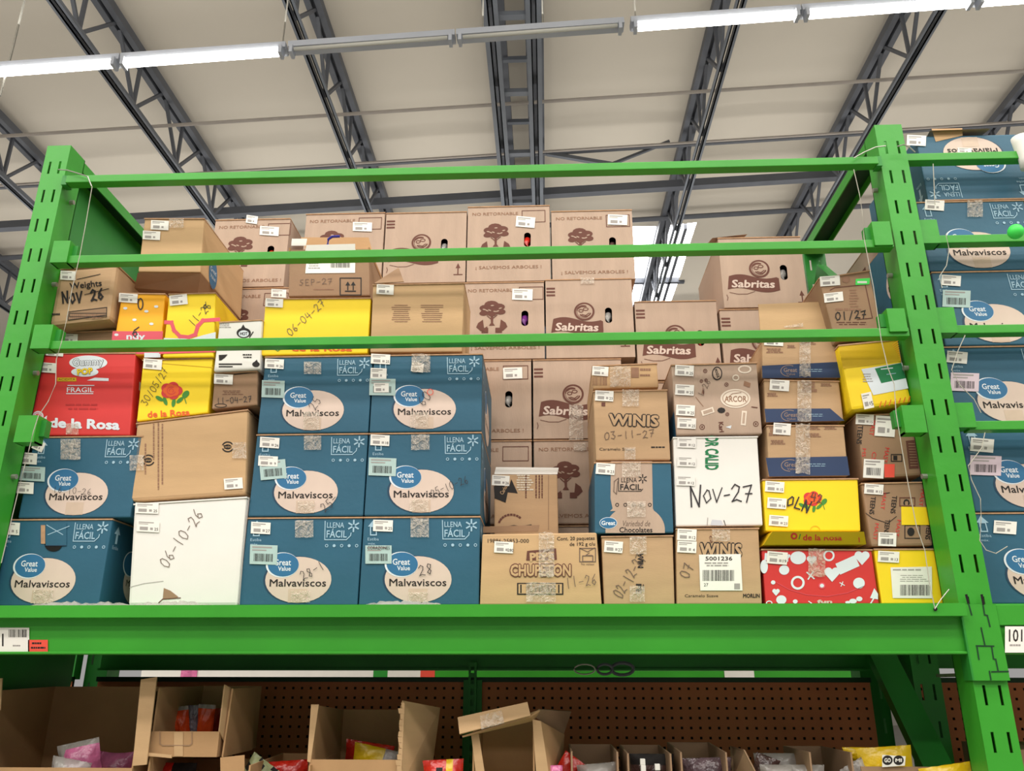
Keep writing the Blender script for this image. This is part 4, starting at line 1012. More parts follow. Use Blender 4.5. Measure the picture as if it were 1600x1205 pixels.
pn = MB().tube([at(512, 383, 2.2), at(513, 374, 2.2), at(519, 370, 2.2), at(531, 369.5, 2.2)], .004, 6).build('blue_strap', mat('blue_ink', (50, 50, 150), .4, 0), b.root)
# ================================================================== centre lower
b = Carton([(771.5, 740.5), (871.5, 740.5), (874, 860), (771.5, 860)], 2.22, .24, CARD, 'brown box with a black ribbon mark and a bright white top edge', lid=False)
g = b.px(M2)
g.poly([(115, 510), (120, 580), (183, 605), (195, 545), (252, 552), (215, 470), (205, 505)], BLACK, 1).text('Carlos', 172, 530, 22, CARD, w=60, l=2, rot=-60, bold=.02)
g.fine(245, 445, 345, 540, 7, mat('label_tape', (214, 200, 180), .4, 0), 2, .6)
for k, x in enumerate((298, 356, 374, 390)):
    yy = 448; rr = random.Random(k+9)
    while yy < 575: e = yy+rr.uniform(5, 20); g.rect(x-3, yy, x+4, min(e, 578), BROWN, 3); yy = e+4
for k in range(9):
    a = math.radians(200+k*14); g.rect(215+72*math.cos(a)-7, 735+62*math.sin(a)-6, 215+72*math.cos(a)+7, 735+62*math.sin(a)+6, BROWN, 1, rot=110+k*14)
g.poly([(188, 740), (230, 732), (270, 738), (330, 728), (332, 738), (270, 748), (188, 750)], BLACK, 1).rect(425, 445, 429, 760, CARDD, 1)
g.build('front_print', b.root); sticker(b, (105, 450, 205, 508, 3), M2, seed=60, num='26')
TL, TR = b.P[0], b.P[1]; q = [at(775, 730, 2.27), at(873, 731, 2.27)]
mb = MB(); mb.hexa([TL, TR, TR+Vector((0, .003, 0)), TL+Vector((0, .003, 0)), q[0], q[1], q[1]+Vector((0, .003, 0)), q[0]+Vector((0, .003, 0))]); mb.build('white_top_flap', WCARD, b.root)
b.body['label'] = 'brown body'
# Chupeton carton
b = Carton([(753, 834), (933, 831.5), (941, 942), (749, 943)], YF-.005, .12, CARDT, 'tan candy carton with outlined black lettering and a barcode, right of the blue block', name='tan_carton', floor=True, lid=False)
g = b.px(M2)
g.text('19886-25853-000', 198, 822, 22, BLACK, w=235, l=1).text('Cont. 20 paquetes', 583, 808, 20, BLACK, w=215, l=1, bold=.01, rot=-1).text('de 192 g c/u', 620, 840, 20, BLACK, w=145, l=1, bold=.01, rot=-1)
g.poly([(300, 935), (305, 880), (470, 865), (475, 930)], BROWN, 1).text('PEPE', 390, 912, 46, CARDT, w=140, l=2, bold=.05, rot=-3)
g.outlined('CHUPETON', 382, 990, 62, CARDT, BROWN, w=345, l=3, o=.075, bold=.035)
g.poly([(248, 1130), (512, 1130), (512, 1062), (248, 1062)], BLACK, 1).poly([(256, 1123), (504, 1123), (504, 1069), (256, 1069)], CARDT, 2).bars(300, 1074, 470, 1118, 24, BLACK, 3).rect(266, 1072, 274, 1120, BLACK, 3).rect(482, 1072, 490, 1120, BLACK, 3)
g.frame(605, 865, 695, 942, 5, PENCIL, 1).frame(622, 908, 680, 940, 5, PENCIL, 1).line([(605, 865), (650, 885), (690, 862)], 4, PENCIL, 1).line([(660, 890), (640, 905), (675, 905)], 4, PENCIL, 1).text('No voltear', 652, 955, 13, PENCIL, w=76, l=1)
g.hand('11-26', 520, 1035, 60, PENCIL, -7, w=185, lw=.07, l=13)
g.build('front_print', b.root); sticker(b, (118, 828, 226, 892, 3), M2, seed=61, n=4, num='280'); tape(b, 372, 775, 460, 1030, M2); tape(b, 300, 1060, 468, 1172, M2)
mb = MB(); a, c = at(755, 833, YF+.10), at(841, 830, YF+.10); a2, c2 = at(754, 823, YF+.10), at(843, 820.5, YF+.10); v = Vector((0, .004, 0)); mb.hexa([a, c, c+v, a+v, a2, c2, c2+v, a2+v]); mb.build('back_flap', CARDD, b.root)
# dated plain box
b = Carton([(939, 837.5), (1052, 836), (1055, 942), (943, 943)], YF, .34, CARD, 'brown box with diagonal marker date 02-12, directly under the blue chocolate box', floor=True)
g = b.px(M2); g.hand('02-12-27', 790, 1120, 64, PENCIL, -58, w=275, lw=.07)
g.text('WIN', 952, 935, 30, BLACK, w=85, l=1, rot=90, bold=.05).text('PE', 942, 1095, 30, BLACK, w=55, l=1, rot=90, bold=.04).text('es', 970, 1090, 14, BLACK, w=40, l=1, rot=90)
g.build('front_print', b.root); sticker(b, (745, 825, 850, 890, 4), M2, seed=62, num='27'); tape(b, 890, 800, 985, 900, M2); tape(b, 890, 1080, 975, 1170, M2)
# chocolate box
b = Carton([(928, 722), (1049, 721.5), (1053.5, 833.5), (928.5, 834.5)], YF-.005, .34, BLUE, 'blue and brown chocolate variety box in the column of three brown boxes', name='blue_box')
g = b.px(M4)
g.poly([(203, 900), (215, 960), (200, 975), (460, 975), (452, 960), (447, 682), (205, 682)], CARDP, 1)
cir = [(348+175*math.cos(math.radians(a)), 1085+145*math.sin(math.radians(a))) for a in range(180, 361, 8)]
g.poly([(cir[-1][0], 1104)]+[cir[0]][:0]+[(523, 1104)]+cir[::-1]+[(173, 1104)], CARDP, 2)
g.text('LLENA', 312, 792, 26, BLACK, w=92, l=3).text('FÁCIL', 322, 833, 34, BLACK, w=125, l=3, bold=.02).line([(250, 780), (250, 858), (382, 858), (392, 845)], 4, BLACK, 3).spark(392, 785, 24, BLACK, 6, 3)
for i in range(5): g.ring(242+i*48, 938, 9, 9, 4, BLACK, 3)
g.ell(190, 1045, 52, 34, WPRINT, 3).ell(190, 1045, 49, 31, BLUEL, 4).text('Great', 190, 1045, 24, WPRINT, w=82, l=5, bold=.03)
g.text('Variedad de', 355, 1047, 34, PENCIL, w=165, l=3, shear=.2).text('Chocolates', 352, 1085, 30, BLACK, w=195, l=3, bold=.02)
g.line([(250, 780), (225, 800), (222, 860), (238, 875), (245, 800)], 4, PENCIL, 4)
g.build('front_print', b.root); sticker(b, (117, 695, 228, 760, 4), M4, seed=63, num='23'); tape(b, 270, 690, 380, 775, M4); tape(b, 300, 920, 408, 1010, M4)
# WINIS upper
def winis(g, cx, cy, h, w, fill, rot=0): g.outlined('WINIS', cx, cy, h, fill, BLACK, w=w, rot=rot, l=2, o=.07, bold=.04)
b = Carton([(926, 611), (1043, 608.5), (1048.5, 719.5), (930.5, 720.5)], YF, .34, CARD, 'brown box with outlined bubble letters and marker date 03-11-27, above the chocolate box')
g = b.px(M4); winis(g, 340, 440, 62, 295, CARD, 2); g.hand('03-11-27', 165, 510, 44, PENCIL, -3, w=300, lw=.08).text('Caramelo Suave', 240, 610, 16, BLACK, w=205, l=1).fine(440, 595, 550, 608, 1, BLACK, 1, .6).rect(150, 335, 172, 358, BROWN, 1)
g.build('front_print', b.root); sticker(b, (112, 268, 220, 328, 3), M4, seed=64, num='23'); tape(b, 272, 262, 370, 360, M4); tape(b, 285, 600, 350, 672, M4)
b = Carton([(925, 571), (1027, 567), (1030, 606), (926, 608.5)], YF+.05, .33, CARDT, 'flat brown box on top of the bubble-letter box, heavily taped')
g = b.px(M4); g.bars(95, 185, 185, 235, 14, BROWNF, 1).rect(325, 130, 370, 190, BROWNF, 1).fine(375, 135, 460, 160, 1, BROWNF, 1).fine(375, 170, 455, 190, 1, BROWNF, 1); g.build('front_print', b.root)
sticker(b, (95, 125, 190, 180, 4), M4, seed=65); tape(b, 200, 125, 320, 245, M4)
# ARCOR
b = Carton([(1048, 569.5), (1183, 566), (1192, 678.5), (1056.5, 680)], YF, .35, CARDP, 'light brown candy box with four labels down its left side and pale oval logo', name='candy_box')
g = b.px(M4); g.body = 0
g.ell(938, 312, 88, 56, CREAM, 1).ell(938, 312, 78, 48, CARDP, 2).ell(938, 312, 72, 43, CREAM, 3).text('ARCOR', 938, 315, 34, BROWNF, w=130, l=4, bold=.02).line([(890, 310), (920, 285), (970, 278)], 4, BROWNF, 4)
g.ell(992, 140, 40, 24, CREAM, 1).ell(992, 140, 30, 16, CARDP, 2).ring(940, 190, 17, 15, 7, CREAM, 1).ell(830, 165, 30, 40, BLACK, 1).ell(830, 165, 24, 33, CARDP, 2).text('MOGUL', 830, 165, 16, BLACK, w=54, l=3, rot=70, bold=.03)
for (x, y, r_) in ((760, 150, 10), (885, 230, 10), (742, 480, 14), (1058, 462, 14), (765, 205, 8), (738, 210, 8), (890, 405, 9)): g.ring(x, y, r_, r_, 4, BROWN, 1).ell(x, y, r_*.4, r_*.4, BROWN, 1, 8)
g.rect(738, 372, 812, 405, CREAM, 1, rot=-18).rect(748, 379, 804, 398, CARDP, 2, rot=-18).rect(972, 385, 1002, 470, CREAM, 1, rot=5).rect(980, 395, 994, 460, CARDP, 2, rot=5)
g.poly([(990, 208), (1028, 222), (1022, 248), (985, 236)], BROWNF, 1).line([(705, 305), (748, 358)], 4, BROWNF, 1).line([(748, 250), (740, 285)], 4, BROWNF, 1).ell(855, 382, 24, 17, BLACK, 1, 8).line([(1035, 362), (1065, 366)], 6, BROWN, 1)
g.text('Karl', 855, 480, 26, BROWN, w=60, l=1, rot=85, bold=.03).poly([(880, 480), (915, 470), (910, 490)], WPRINT, 1).ell(750, 275, 5, 15, BROWN, 1, 8).hand('1-26', 715, 290, 36, PENCIL, -65, lw=.08)
g.build('front_print', b.root)
for k, (x, y) in enumerate(((582, 118), (583, 232), (588, 352), (595, 428))): sticker(b, (x, y, x+110, y+62, 3), M4, seed=66+k, num='25')
s = b.side(False); s.rect(.01, .13, .2, .22, BLUEL, 1); s.build('side_print', b.root)
# NOV-27 carton
b = Carton([(1051, 683), (1184, 681.5), (1193, 822), (1055.5, 823.5)], YF, .36, WCARD, 'white carton with large black marker date NOV-27', name='white_carton', flap=WCARD)
g = b.px(M4); g.text('POR CALIDAD', 802, 608, 78, LEAFD, w=300, l=1, rot=90, bold=.02) if 0 else g.text('OR CALID', 800, 632, 74, LEAFD, w=200, l=1, rot=90, bold=.035)
r = random.getstate(); random.seed(2)
x = 668
for chh, w_ in (('N', 82), ('O', 62), ('V', 68), ('-', 50), ('2', 72), ('7', 72)):
    hh_ = 118 if chh == 'N' else 100; g.hand(chh, x, 822+(18 if chh in 'OV' else 0)+(0), hh_ if chh not in 'OV' else 84, INK, -1, w=w_, lw=.075); x += w_*.93
random.setstate(r)
g.line([(775, 1015), (772, 1058)], 4, GREY, 1).poly([(790, 1058), (868, 1060), (855, 1030), (800, 1025)], mat('grey_tape', (200, 200, 206), .4, 0), 1).line([(870, 1030), (880, 1060)], 4, BLACK, 1)
g.build('front_print', b.root)
for k, (x, y) in enumerate(((595, 545), (595, 655), (590, 768))): sticker(b, (x, y, x+110, y+58, 2), M4, seed=70+k, num='12', paper=WCARD)
# WINIS lower
b = Carton([(1055.5, 825.5), (1186, 824.5), (1191.5, 942), (1057, 942)], YF-.005, .34, CARD, 'brown box under the NOV-27 carton, with bubble letters and a big white barcode label', floor=True)
g = b.px(); g.outlined('WINIS', 1126, 860, 20, CARD, BLACK, w=66, l=2, o=.07, bold=.04, rot=1); g.text('Caramelo Suave', 1096, 931, 4.5, BLACK, w=52, l=1).text('MORLIN', 1174, 931, 6, BLACK, w=26, l=1, bold=.03); g.hand('07', 1062, 900, 16, PENCIL, -70, lw=.08).text('ca', 1112, 843, 6, BROWN, w=12, rot=80)
g.build('front_print', b.root)
g = b.px(); g.poly([(1094, 923), (1160, 923), (1157, 866), (1092, 867)], PAPER, 4).text('5001236', 1123, 873, 6, BLACK, w=42, l=5, bold=.02).fine(1100, 879, 1150, 887, 2, GREY, 5).bars(1098, 891, 1148, 908, 26, BLACK, 5).rect(1147, 912, 1156, 921, GREY, 5).text('27', 1103, 914, 5, BLACK, l=5).build('barcode_label', b.root)
sticker(b, (1058, 827, 1088, 845, 3), seed=75, num='12'); sticker(b, (1058, 846, 1088, 864, 3), seed=76, num='4'); tape(b, 1112, 828, 1140, 846)
# ================================================================== right group
b = Carton([(1189, 857.5), (1362.5, 858), (1374.5, 942), (1195.5, 943)], YF, .36, RED, 'red carton covered with white hearts, rings and candies', name='red_carton', floor=True)
g = b.px(M6)
def heart(cx, cy, r_, m=WPRINT, rot=0): g.ell(cx-r_*.42, cy-r_*.2, r_*.5, r_*.5, m, 1, 16).ell(cx+r_*.42, cy-r_*.2, r_*.5, r_*.5, m, 1, 16).poly([(cx-r_*.85, cy+.05*r_), (cx, cy+r_), (cx+r_*.85, cy+.05*r_)], m, 1)
g.ell(252, 873, 46, 38, WPRINT, 1).ell(170, 945, 30, 28, WPRINT, 1).ell(52, 925, 22, 40, WPRINT, 1).ell(610, 1022, 34, 32, WPRINT, 1).ell(105, 1018, 13, 12, WPRINT, 1).ell(153, 1120, 30, 26, WPRINT, 1).ell(235, 1130, 14, 12, WPRINT, 1)
g.ring(250, 1020, 34, 34, 13, WPRINT, 1).ring(433, 860, 28, 28, 11, WPRINT, 1).ring(82, 1140, 16, 12, 6, WPRINT, 1).ell(392, 1037, 20, 18, PINK, 1).ell(392, 1037, 12, 11, WPRINT, 2)
heart(452, 965, 50); heart(628, 868, 48); heart(332, 885, 32); heart(122, 1073, 24); heart(190, 865, 18)
g.rect(480, 880, 605, 950, WPRINT, 1, rot=-24).rect(55, 850, 195, 892, WPRINT, 1, rot=4)
g.line([(305, 960), (345, 995)], 8, WPRINT, 1).line([(340, 955), (312, 998)], 8, WPRINT, 1).line([(498, 1020), (524, 1035)], 5, WPRINT, 1).line([(515, 1015), (505, 1040)], 5, WPRINT, 1)
g.poly([(675, 1110), (722, 1118), (722, 1085), (700, 1052)], WPRINT, 1).line([(695, 1115), (680, 1140)], 8, WPRINT, 1).ell(575, 1128, 22, 14, WPRINT, 1).ell(612, 1115, 18, 14, WPRINT, 1).ell(545, 1135, 16, 8, WPRINT, 1).line([(315, 1130), (330, 1140)], 6, WPRINT, 1)
g.text('fun', 408, 1130, 18, PALE, w=90, l=1, bold=.05).line([(110, 1010), (200, 1060), (300, 1090), (420, 1100), (540, 1080), (640, 1040)], 3, PINK, 1)
g.build('front_print', b.root); sticker(b, (68, 838, 188, 910, 5), M6, seed=80, num='19', layer=3); tape(b, 310, 820, 410, 985, M6)
# yellow rose carton with front flap
b = Carton([(1191, 748.5), (1341, 747), (1346, 831), (1196, 831)], YF, .34, YEL, 'yellow carton with a rose and three labels, its lower flap bent forward', name='yellow_carton')
g = b.px(M6); rose(g, 335, 525, 52)
g.hand('OLN', 200, 500, 66, INK, 22, w=150, lw=.12, l=6).hand('42', 330, 490, 50, BROWN, 10, lw=.12, l=6).ring(352, 712, 28, 26, 4, YELD, 2, a0=180, a1=360)
g.build('front_print', b.root)
for k, (x, y, n) in enumerate(((57, 425, '15'), (70, 522, '16'), (80, 625, '23'))): sticker(b, (x, y, x+112, y+62, 4), M6, seed=81+k, num=n)
q = [at(1193, 851.5, YF-.012), at(1353.5, 850.5, YF-.012), at(1350, 831, YF-.034), at(1207, 830.5, YF-.034)]
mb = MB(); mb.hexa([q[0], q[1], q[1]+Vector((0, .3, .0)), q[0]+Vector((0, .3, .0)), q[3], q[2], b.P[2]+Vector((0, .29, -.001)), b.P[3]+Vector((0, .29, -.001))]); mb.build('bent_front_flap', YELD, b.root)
fn = (q[1]-q[0]).cross(q[3]-q[0]).normalized(); fn = -fn if fn.y > 0 else fn
g = G(lambda x, y: atplane(x, y, q[0], fn), fn, M6); g.text('de la Rosa', 395, 752, 34, RED, w=230, l=1, bold=.03).ell(228, 745, 20, 20, RED, 1).ell(228, 745, 9, 9, YELD, 2).line([(265, 735), (258, 760)], 6, LEAF, 1).line([(608, 735), (612, 778)], 6, RED, 1).build('printed_lettering', b.root)
# three navy-band boxes
NAVT = mat('navy_band_lettering', (150, 126, 112), .6, 0)
def navy(q, zb, label, ws, crop, band, labs, txt, tp, Y=YF):
    b = Carton(q, Y, .33, CARD, label, group='brown boxes with a navy band')
    g = b.px(crop); g.poly([band[3], band[2], band[1], band[0]], NAVY, 1)
    cx, cy = txt; g.ring(cx, cy, 52, 34, 4, NAVT, 2, a0=90, a1=300).text('Great', cx+8, cy-6, 26, NAVT, w=84, l=2, bold=.01).text('Value', cx+10, cy+20, 14, NAVT, w=56, l=2).fine(cx+95, cy-10, cx+245, cy+14, 2, LPRINT, 2, .25)
    for (x0, y0, x1, y1) in ws: g.fine(x0, y0, x1, y1, 3, BROWNF, 1, .8)
    g.build('front_print', b.root)
    for k, l_ in enumerate(labs): sticker(b, l_, crop, seed=int(l_[0]+l_[1]))
    tape(b, *tp, crop); return b
navy([(1197, 664), (1319, 664), (1327, 744.5), (1201, 745.5)], 0, 'lowest of the three brown boxes with a navy band, above the yellow rose carton', [(80, 95, 180, 160), (295, 95, 395, 122), (300, 140, 400, 165), (90, 180, 190, 208), (405, 100, 490, 120)], M6, [(62, 285), (540, 276), (556, 388), (82, 395)], [(105, 82, 208, 150, 4)], (205, 330), (235, 85, 320, 380))
navy([(1193, 593), (1311.5, 595), (1319, 657), (1196, 660)], 0, 'middle one of the three brown boxes with a navy band', [(295, 790, 400, 860), (75, 860, 150, 885), (410, 800, 490, 820)], M5, [(58, 960), (470, 958), (560, 1035), (68, 1045)], [(90, 780, 212, 848, 4)], (215, 1003), (262, 785, 350, 1040))
nvt = navy([(1190, 532), (1307, 529.5), (1312.5, 590.5), (1191, 590.5)], 0, 'topmost of the three brown boxes with a navy band, with a tall raised flap', [(280, 525, 395, 560), (70, 580, 190, 612), (200, 560, 260, 580)], M5, [(42, 690), (530, 665), (535, 765), (45, 768)], [(55, 520, 175, 565, 3)], (212, 722), (275, 525, 345, 760))
nq = [at(1189, 531.5, YF+.006), at(1306, 529, YF+.006), at(1297.5, 471, YF+.012), at(1185, 475.5, YF+.012)]; v = Vector((0, .004, 0))
MB().hexa([nq[0], nq[1], nq[1]+v, nq[0]+v, nq[3], nq[2], nq[2]+v, nq[3]+v]).build('raised_flap', CARDT, nvt.root)
g = G(lambda x, y: at(x, y, YF+.005), Vector((0, -1, 0)), M5); g.poly([(180, 450), (300, 445), (300, 420), (180, 442)], TAPE, 1); g.build('tape_strip', nvt.root)
b = Carton([(1278.5, 434.5), (1359, 422), (1379, 520), (1305, 535)], YF-.03, .3, CARDD, 'tilted brown box with a green sticker and marker date 01/27')
g = b.px(M5); g.line([(470, 215), (500, 200), (710, 178)], 5, BROWN, 1).line([(690, 180), (735, 390), (640, 400)], 5, BROWN, 1).hand('01/27', 500, 360, 48, BLACK, -6, w=200, lw=.13).fine(500, 330, 720, 352, 1, BROWNF, 1).fine(590, 210, 650, 330, 7, BROWNF, 1, .5).ell(570, 148, 26, 22, BROWNF, 1)
g.poly([(628, 184), (715, 180), (720, 140), (630, 146)], FGREEN, 3).rect(640, 160, 700, 172, PAPER, 4).fine(505, 415, 760, 440, 2, BROWN, 1, .4)
g.build('front_print', b.root); sticker(b, (405, 128, 530, 190, -4), M5, seed=90); sticker(b, (430, 232, 550, 290, -6), M5, seed=91)
# green-label yellow carton
b = Carton([(1309, 539), (1401, 530), (1426, 629), (1330, 641.5)], YF-.03, .34, YEL, 'yellow shrink-wrapped carton with a green and white label, tilted beside the right upright', name='yellow_carton', bv=.008)
g = b.px(M5); g.poly([(552, 708), (915, 660), (890, 525), (520, 560)], YELD, 1).poly([(740, 875), (960, 832), (920, 670), (665, 712)], WPRINT, 2).poly([(790, 800), (945, 768), (915, 672), (750, 708)], LEAFD, 3)
g.line([(790, 712), (860, 705)], 6, WPRINT, 4).line([(825, 745), (880, 738)], 4, LPRINT, 4).fine(675, 740, 740, 800, 4, GREY, 3, .4)
for k in range(9): g.line([(860+k*6, 560+k*10), (895+k*2, 535+k*14)], 4, ORG, 3)
for k in range(7): g.line([(780+k*30, 950-k*6), (790+k*30, 915-k*5)], 5, ORGR, 3)
g.build('front_print', b.root); sticker(b, (672, 860, 735, 960, -12), M5, seed=92, num='5')
# TEENS boxes
TEXTS = ('TEENS', 'TEENS')
b = Carton([(1336, 648.5), (1424, 645), (1445, 743), (1350, 749)], YF, .34, CARDD, 'brown box with red and black stencil letters and a red sticker, beside the right upright', name='stencil_box', bv=.006)
g = b.px(M6)
g.text('TEENS', 615, 150, 30, BLACK, w=110, l=1, rot=95, bold=.02).text('MAST', 690, 110, 26, RED, w=90, l=1, rot=100).text('MAST', 770, 270, 26, RED, w=90, l=1, rot=100).text('CS', 698, 275, 26, RED, w=50, l=1, rot=95).text('MS', 640, 255, 22, RED, w=50, l=1, rot=95)
g.frame(800, 265, 862, 305, 5, BLACK, 1).rect(812, 272, 835, 298, BLACK, 1).poly([(905, 350), (960, 345), (935, 180), (885, 185)], BROWN, 1)
for k in range(9): g.rect(900+k*1.5, 200+k*16, 945+k*1.5, 204+k*16, CARDD, 2)
g.poly([(760, 400), (818, 400), (820, 322), (757, 322)], REDB, 3)
g.build('front_print', b.root); sticker(b, (590, 30, 695, 90, 3), M6, seed=93, num='15'); sticker(b, (704, 40, 822, 160, 4), M6, seed=94, n=6); sticker(b, (635, 295, 755, 405, 3), M6, seed=95, bar=True)
b = Carton([(1345, 754.5), (1444, 752.5), (1459, 853.5), (1361, 855)], YF, .34, CARDD, 'brown box with repeated stencil letters and a yellow sticker, on the yellow barcode carton', name='stencil_box', bv=.006)
g = b.px(M6)
for (x, y, w_) in ((690, 565, 105), (815, 560, 105), (775, 690, 85), (1018, 720, 90)): g.text('TEENS', x, y, 28, BLACK, w=w_, l=1, rot=96, bold=.02)
for (x, y) in ((755, 540), (710, 720), (840, 700), (980, 520)): g.text('MAST', x, y, 22, RED, w=100, l=1, rot=98)
g.frame(850, 520, 938, 568, 6, BROWN, 1).text('C', 890, 545, 34, BLACK, l=1, rot=90, bold=.04).poly([(860, 680), (1025, 680), (1010, 575), (858, 572)], YEL, 2).frame(880, 682, 968, 758, 5, BLACK, 1).ell(915, 720, 22, 26, BLACK, 1, 10)
g.line([(650, 610), (690, 640), (780, 670), (830, 630)], 4, BLACK, 1).line([(640, 480), (720, 500), (790, 490)], 4, BLACK, 1)
g.build('front_print', b.root); sticker(b, (640, 440, 752, 500, 4), M6, seed=96, num='12'); sticker(b, (722, 725, 828, 805, 2), M6, seed=97, bar=True)
# yellow barcode carton
b = Carton([(1364.5, 857), (1466.5, 857), (1482, 942.5), (1377, 942.5)], YF, .34, YEL, 'yellow carton with a large white barcode label at the bottom right corner of the bay', name='yellow_carton', floor=True)
g = b.px(M6); g.poly([(808, 1110), (1040, 1112), (1038, 925), (795, 930)], PAPER, 3).bars(852, 1032, 1030, 1095, 26, BLACK, 4).fine(805, 940, 1030, 955, 1, GREY, 4, .5).fine(850, 975, 1030, 1020, 4, GREY, 4, .3).build('large_barcode_label', b.root)
sticker(b, (720, 835, 845, 900, 3), M6, seed=98, num='13')
s = b.side(False); s.fine(.04, .03, .2, .12, 4, BROWN, 1); s.build('side_print', b.root)

# strings and tie wires
def string(name, pts, m, label, Y=1.96, r=.0011):
    P = [at(x, y, Y if len(q_) < 3 else q_[2]) for q_ in pts for x, y in (q_[:2],)]
    o = MB().tube(P, r, 5).build(name, m, loc=P[0]); tag(o, label, 'string', 'strings and wires tied to the rails'); return o
string('nylon_string', [(144, 291), (134, 350), (125, 398), (112, 455), (104, 500), (96, 535), (88, 562), (87, 600), (75, 628), (60, 650), (52, 675), (46, 700), (38, 730), (28, 770), (16, 820), (2, 880)], STRING, 'pale string hanging from the top rail end at the left, down past the red carton')
string('nylon_string', [(1334, 265), (1343, 304), (1347, 330), (1350, 372), (1365, 450), (1377, 532), (1387, 574), (1397, 600), (1400, 645), (1409, 700), (1419, 757), (1432, 823), (1445, 860), (1452, 911), (1461, 952)], STRING, 'grey string running down in front of the yellow and stencil boxes at the right')
string('nylon_string', [(1461, 951), (1470, 937), (1483, 921)], STEEL, 'short wire tail tied into the hole near the right end of the beam')
string('nylon_string', [(1458, 256), (1460, 300), (1461, 320)], STRING, 'pale string hanging from the top rail of the right bay')
string('nylon_string', [(1478, 366), (1483, 390), (1479, 415), (1468, 432), (1472, 450)], STRING, 'curled pale string below the second rail of the right bay')
string('nylon_string', [(1508, 524), (1497, 548), (1487, 578), (1500, 602), (1522, 624), (1533, 645)], STRING, 'pale string below the third rail of the right bay')
string('nylon_string', [(1539, 676), (1534, 700), (1513, 728), (1518, 750), (1532, 780), (1533, 810), (1531, 845), (1541, 860), (1556, 865), (1574, 854)], STRING, 'long pale string below the lowest rail of the right bay')
string('tie_wire', [(91, 265), (105, 266), (122, 271), (137, 276), (143, 291)], STEEL, 'thin tie wire looped round the left end of the top rail', 1.975, .0018)
string('tie_wire', [(1384, 228), (1368, 230), (1350, 238), (1334, 247)], STEEL, 'thin tie wire running from a slot to the right end of the top rail', 1.975, .0018)
string('tie_wire', [(1402, 229), (1412, 226), (1421, 230), (1430, 238)], STEEL, 'thin tie wire at the upper slots on the right side of the upright', 1.975, .0018)
ho = G(lambda x, y: at(x, y, 1.9665), Vector((0, -1, 0))); ho.ell(1461.5, 952, 3.2, 3, DARK, 0, 12); o = ho.mb.build('wire_hole', ho.mats, bmn)
# crumpled film on the lip
def film(x0, x1, label, Y=1.985, seed=1):
    r = random.Random(seed); n = 26; vs = []; fs = []; a = at(x0, 946, Y); c = at(x1, 946, Y)
    for i in range(n+1):
        u = i/n; x = a.x+(c.x-a.x)*u
        for j in range(4): vs.append((x, Y+.012*j, .1665+(0 if j in (0, 3) else math.sin(math.pi*u)**.4*r.uniform(.004, .013))))
    for i in range(n):
        for j in range(3): fs.append((i*4+j, i*4+4+j, i*4+5+j, i*4+1+j))
    o = mk('plastic_film', vs, fs, CLEAR, loc=Vector((a.x, Y, .167)), smooth=True); tag(o, label, 'plastic film', 'scraps of plastic film on the beam')
film(45, 200, 'crumpled clear film scrap on the beam under the bottom left blue carton'); film(568, 690, 'crumpled clear film scrap on the beam under the right blue column', seed=3)
film(205, 330, 'torn white film along the foot of the big white carton', seed=5)
# ================================================================== lower shelf: open cartons and candy bags
ZB = -.40
ld = empty('lower_shelf', (-.2, 2.05, ZB-.03), 'green lower shelf deck carrying the open cartons', 'shelf deck', 'steel shelf decks')
solid('deck_panel', -1.39, .96, 2.05, 2.62, ZB-.028, ZB-.002, GREEN2, ld); solid('deck_edge', -1.39, .96, 2.02, 2.05, ZB-.08, ZB-.002, GREEN, ld)
def openbox(xl, xr, yf, Y0, Y1, yb, label, side=None, m=CARDO, zb=ZB, group='open cartons on the lower shelf', front=True):
    A, B = at(xl, yf, Y0), at(xr, yf, Y0); zf = A.z; zt = at((xl+xr)/2, yb, Y1).z; zs = zt if side is None else side; t = .004
    r = empty('open_carton', ((A.x+B.x)/2, Y0, zb), label, 'open box', group)
    if front: solid('front_panel', A.x, B.x, Y0, Y0+t, zb, zf, m, r)
    solid('back_panel', A.x, B.x, Y1-t, Y1, zb, zt, m, r)
    for x in (A.x, B.x-t):
        mb = MB(); mb.hexa([(x, Y0+t, zb), (x+t, Y0+t, zb), (x+t, Y1-t, zb), (x, Y1-t, zb), (x, Y0+t, zs), (x+t, Y0+t, zs), (x+t, Y1-t, zt), (x, Y1-t, zt)]); mb.build('side_panel', m, r)
    solid('bottom_panel', A.x+t, B.x-t, Y0+t, Y1-t, zb, zb+t, m, r)
    return r, A, B, zf, zt
def flapq(r, pts, Ys, name='side_flap', m=CARDO, t=.004):
    P = [at(x, y, Y) for (x, y), Y in zip(pts, Ys)]; n = (P[1]-P[0]).cross(P[3]-P[0]).normalized()*t; n = n if n.y > 0 else -n
    MB().hexa([P[3], P[2], P[2]+n, P[3]+n, P[0], P[1], P[1]+n, P[0]+n]).build(name, m, r)
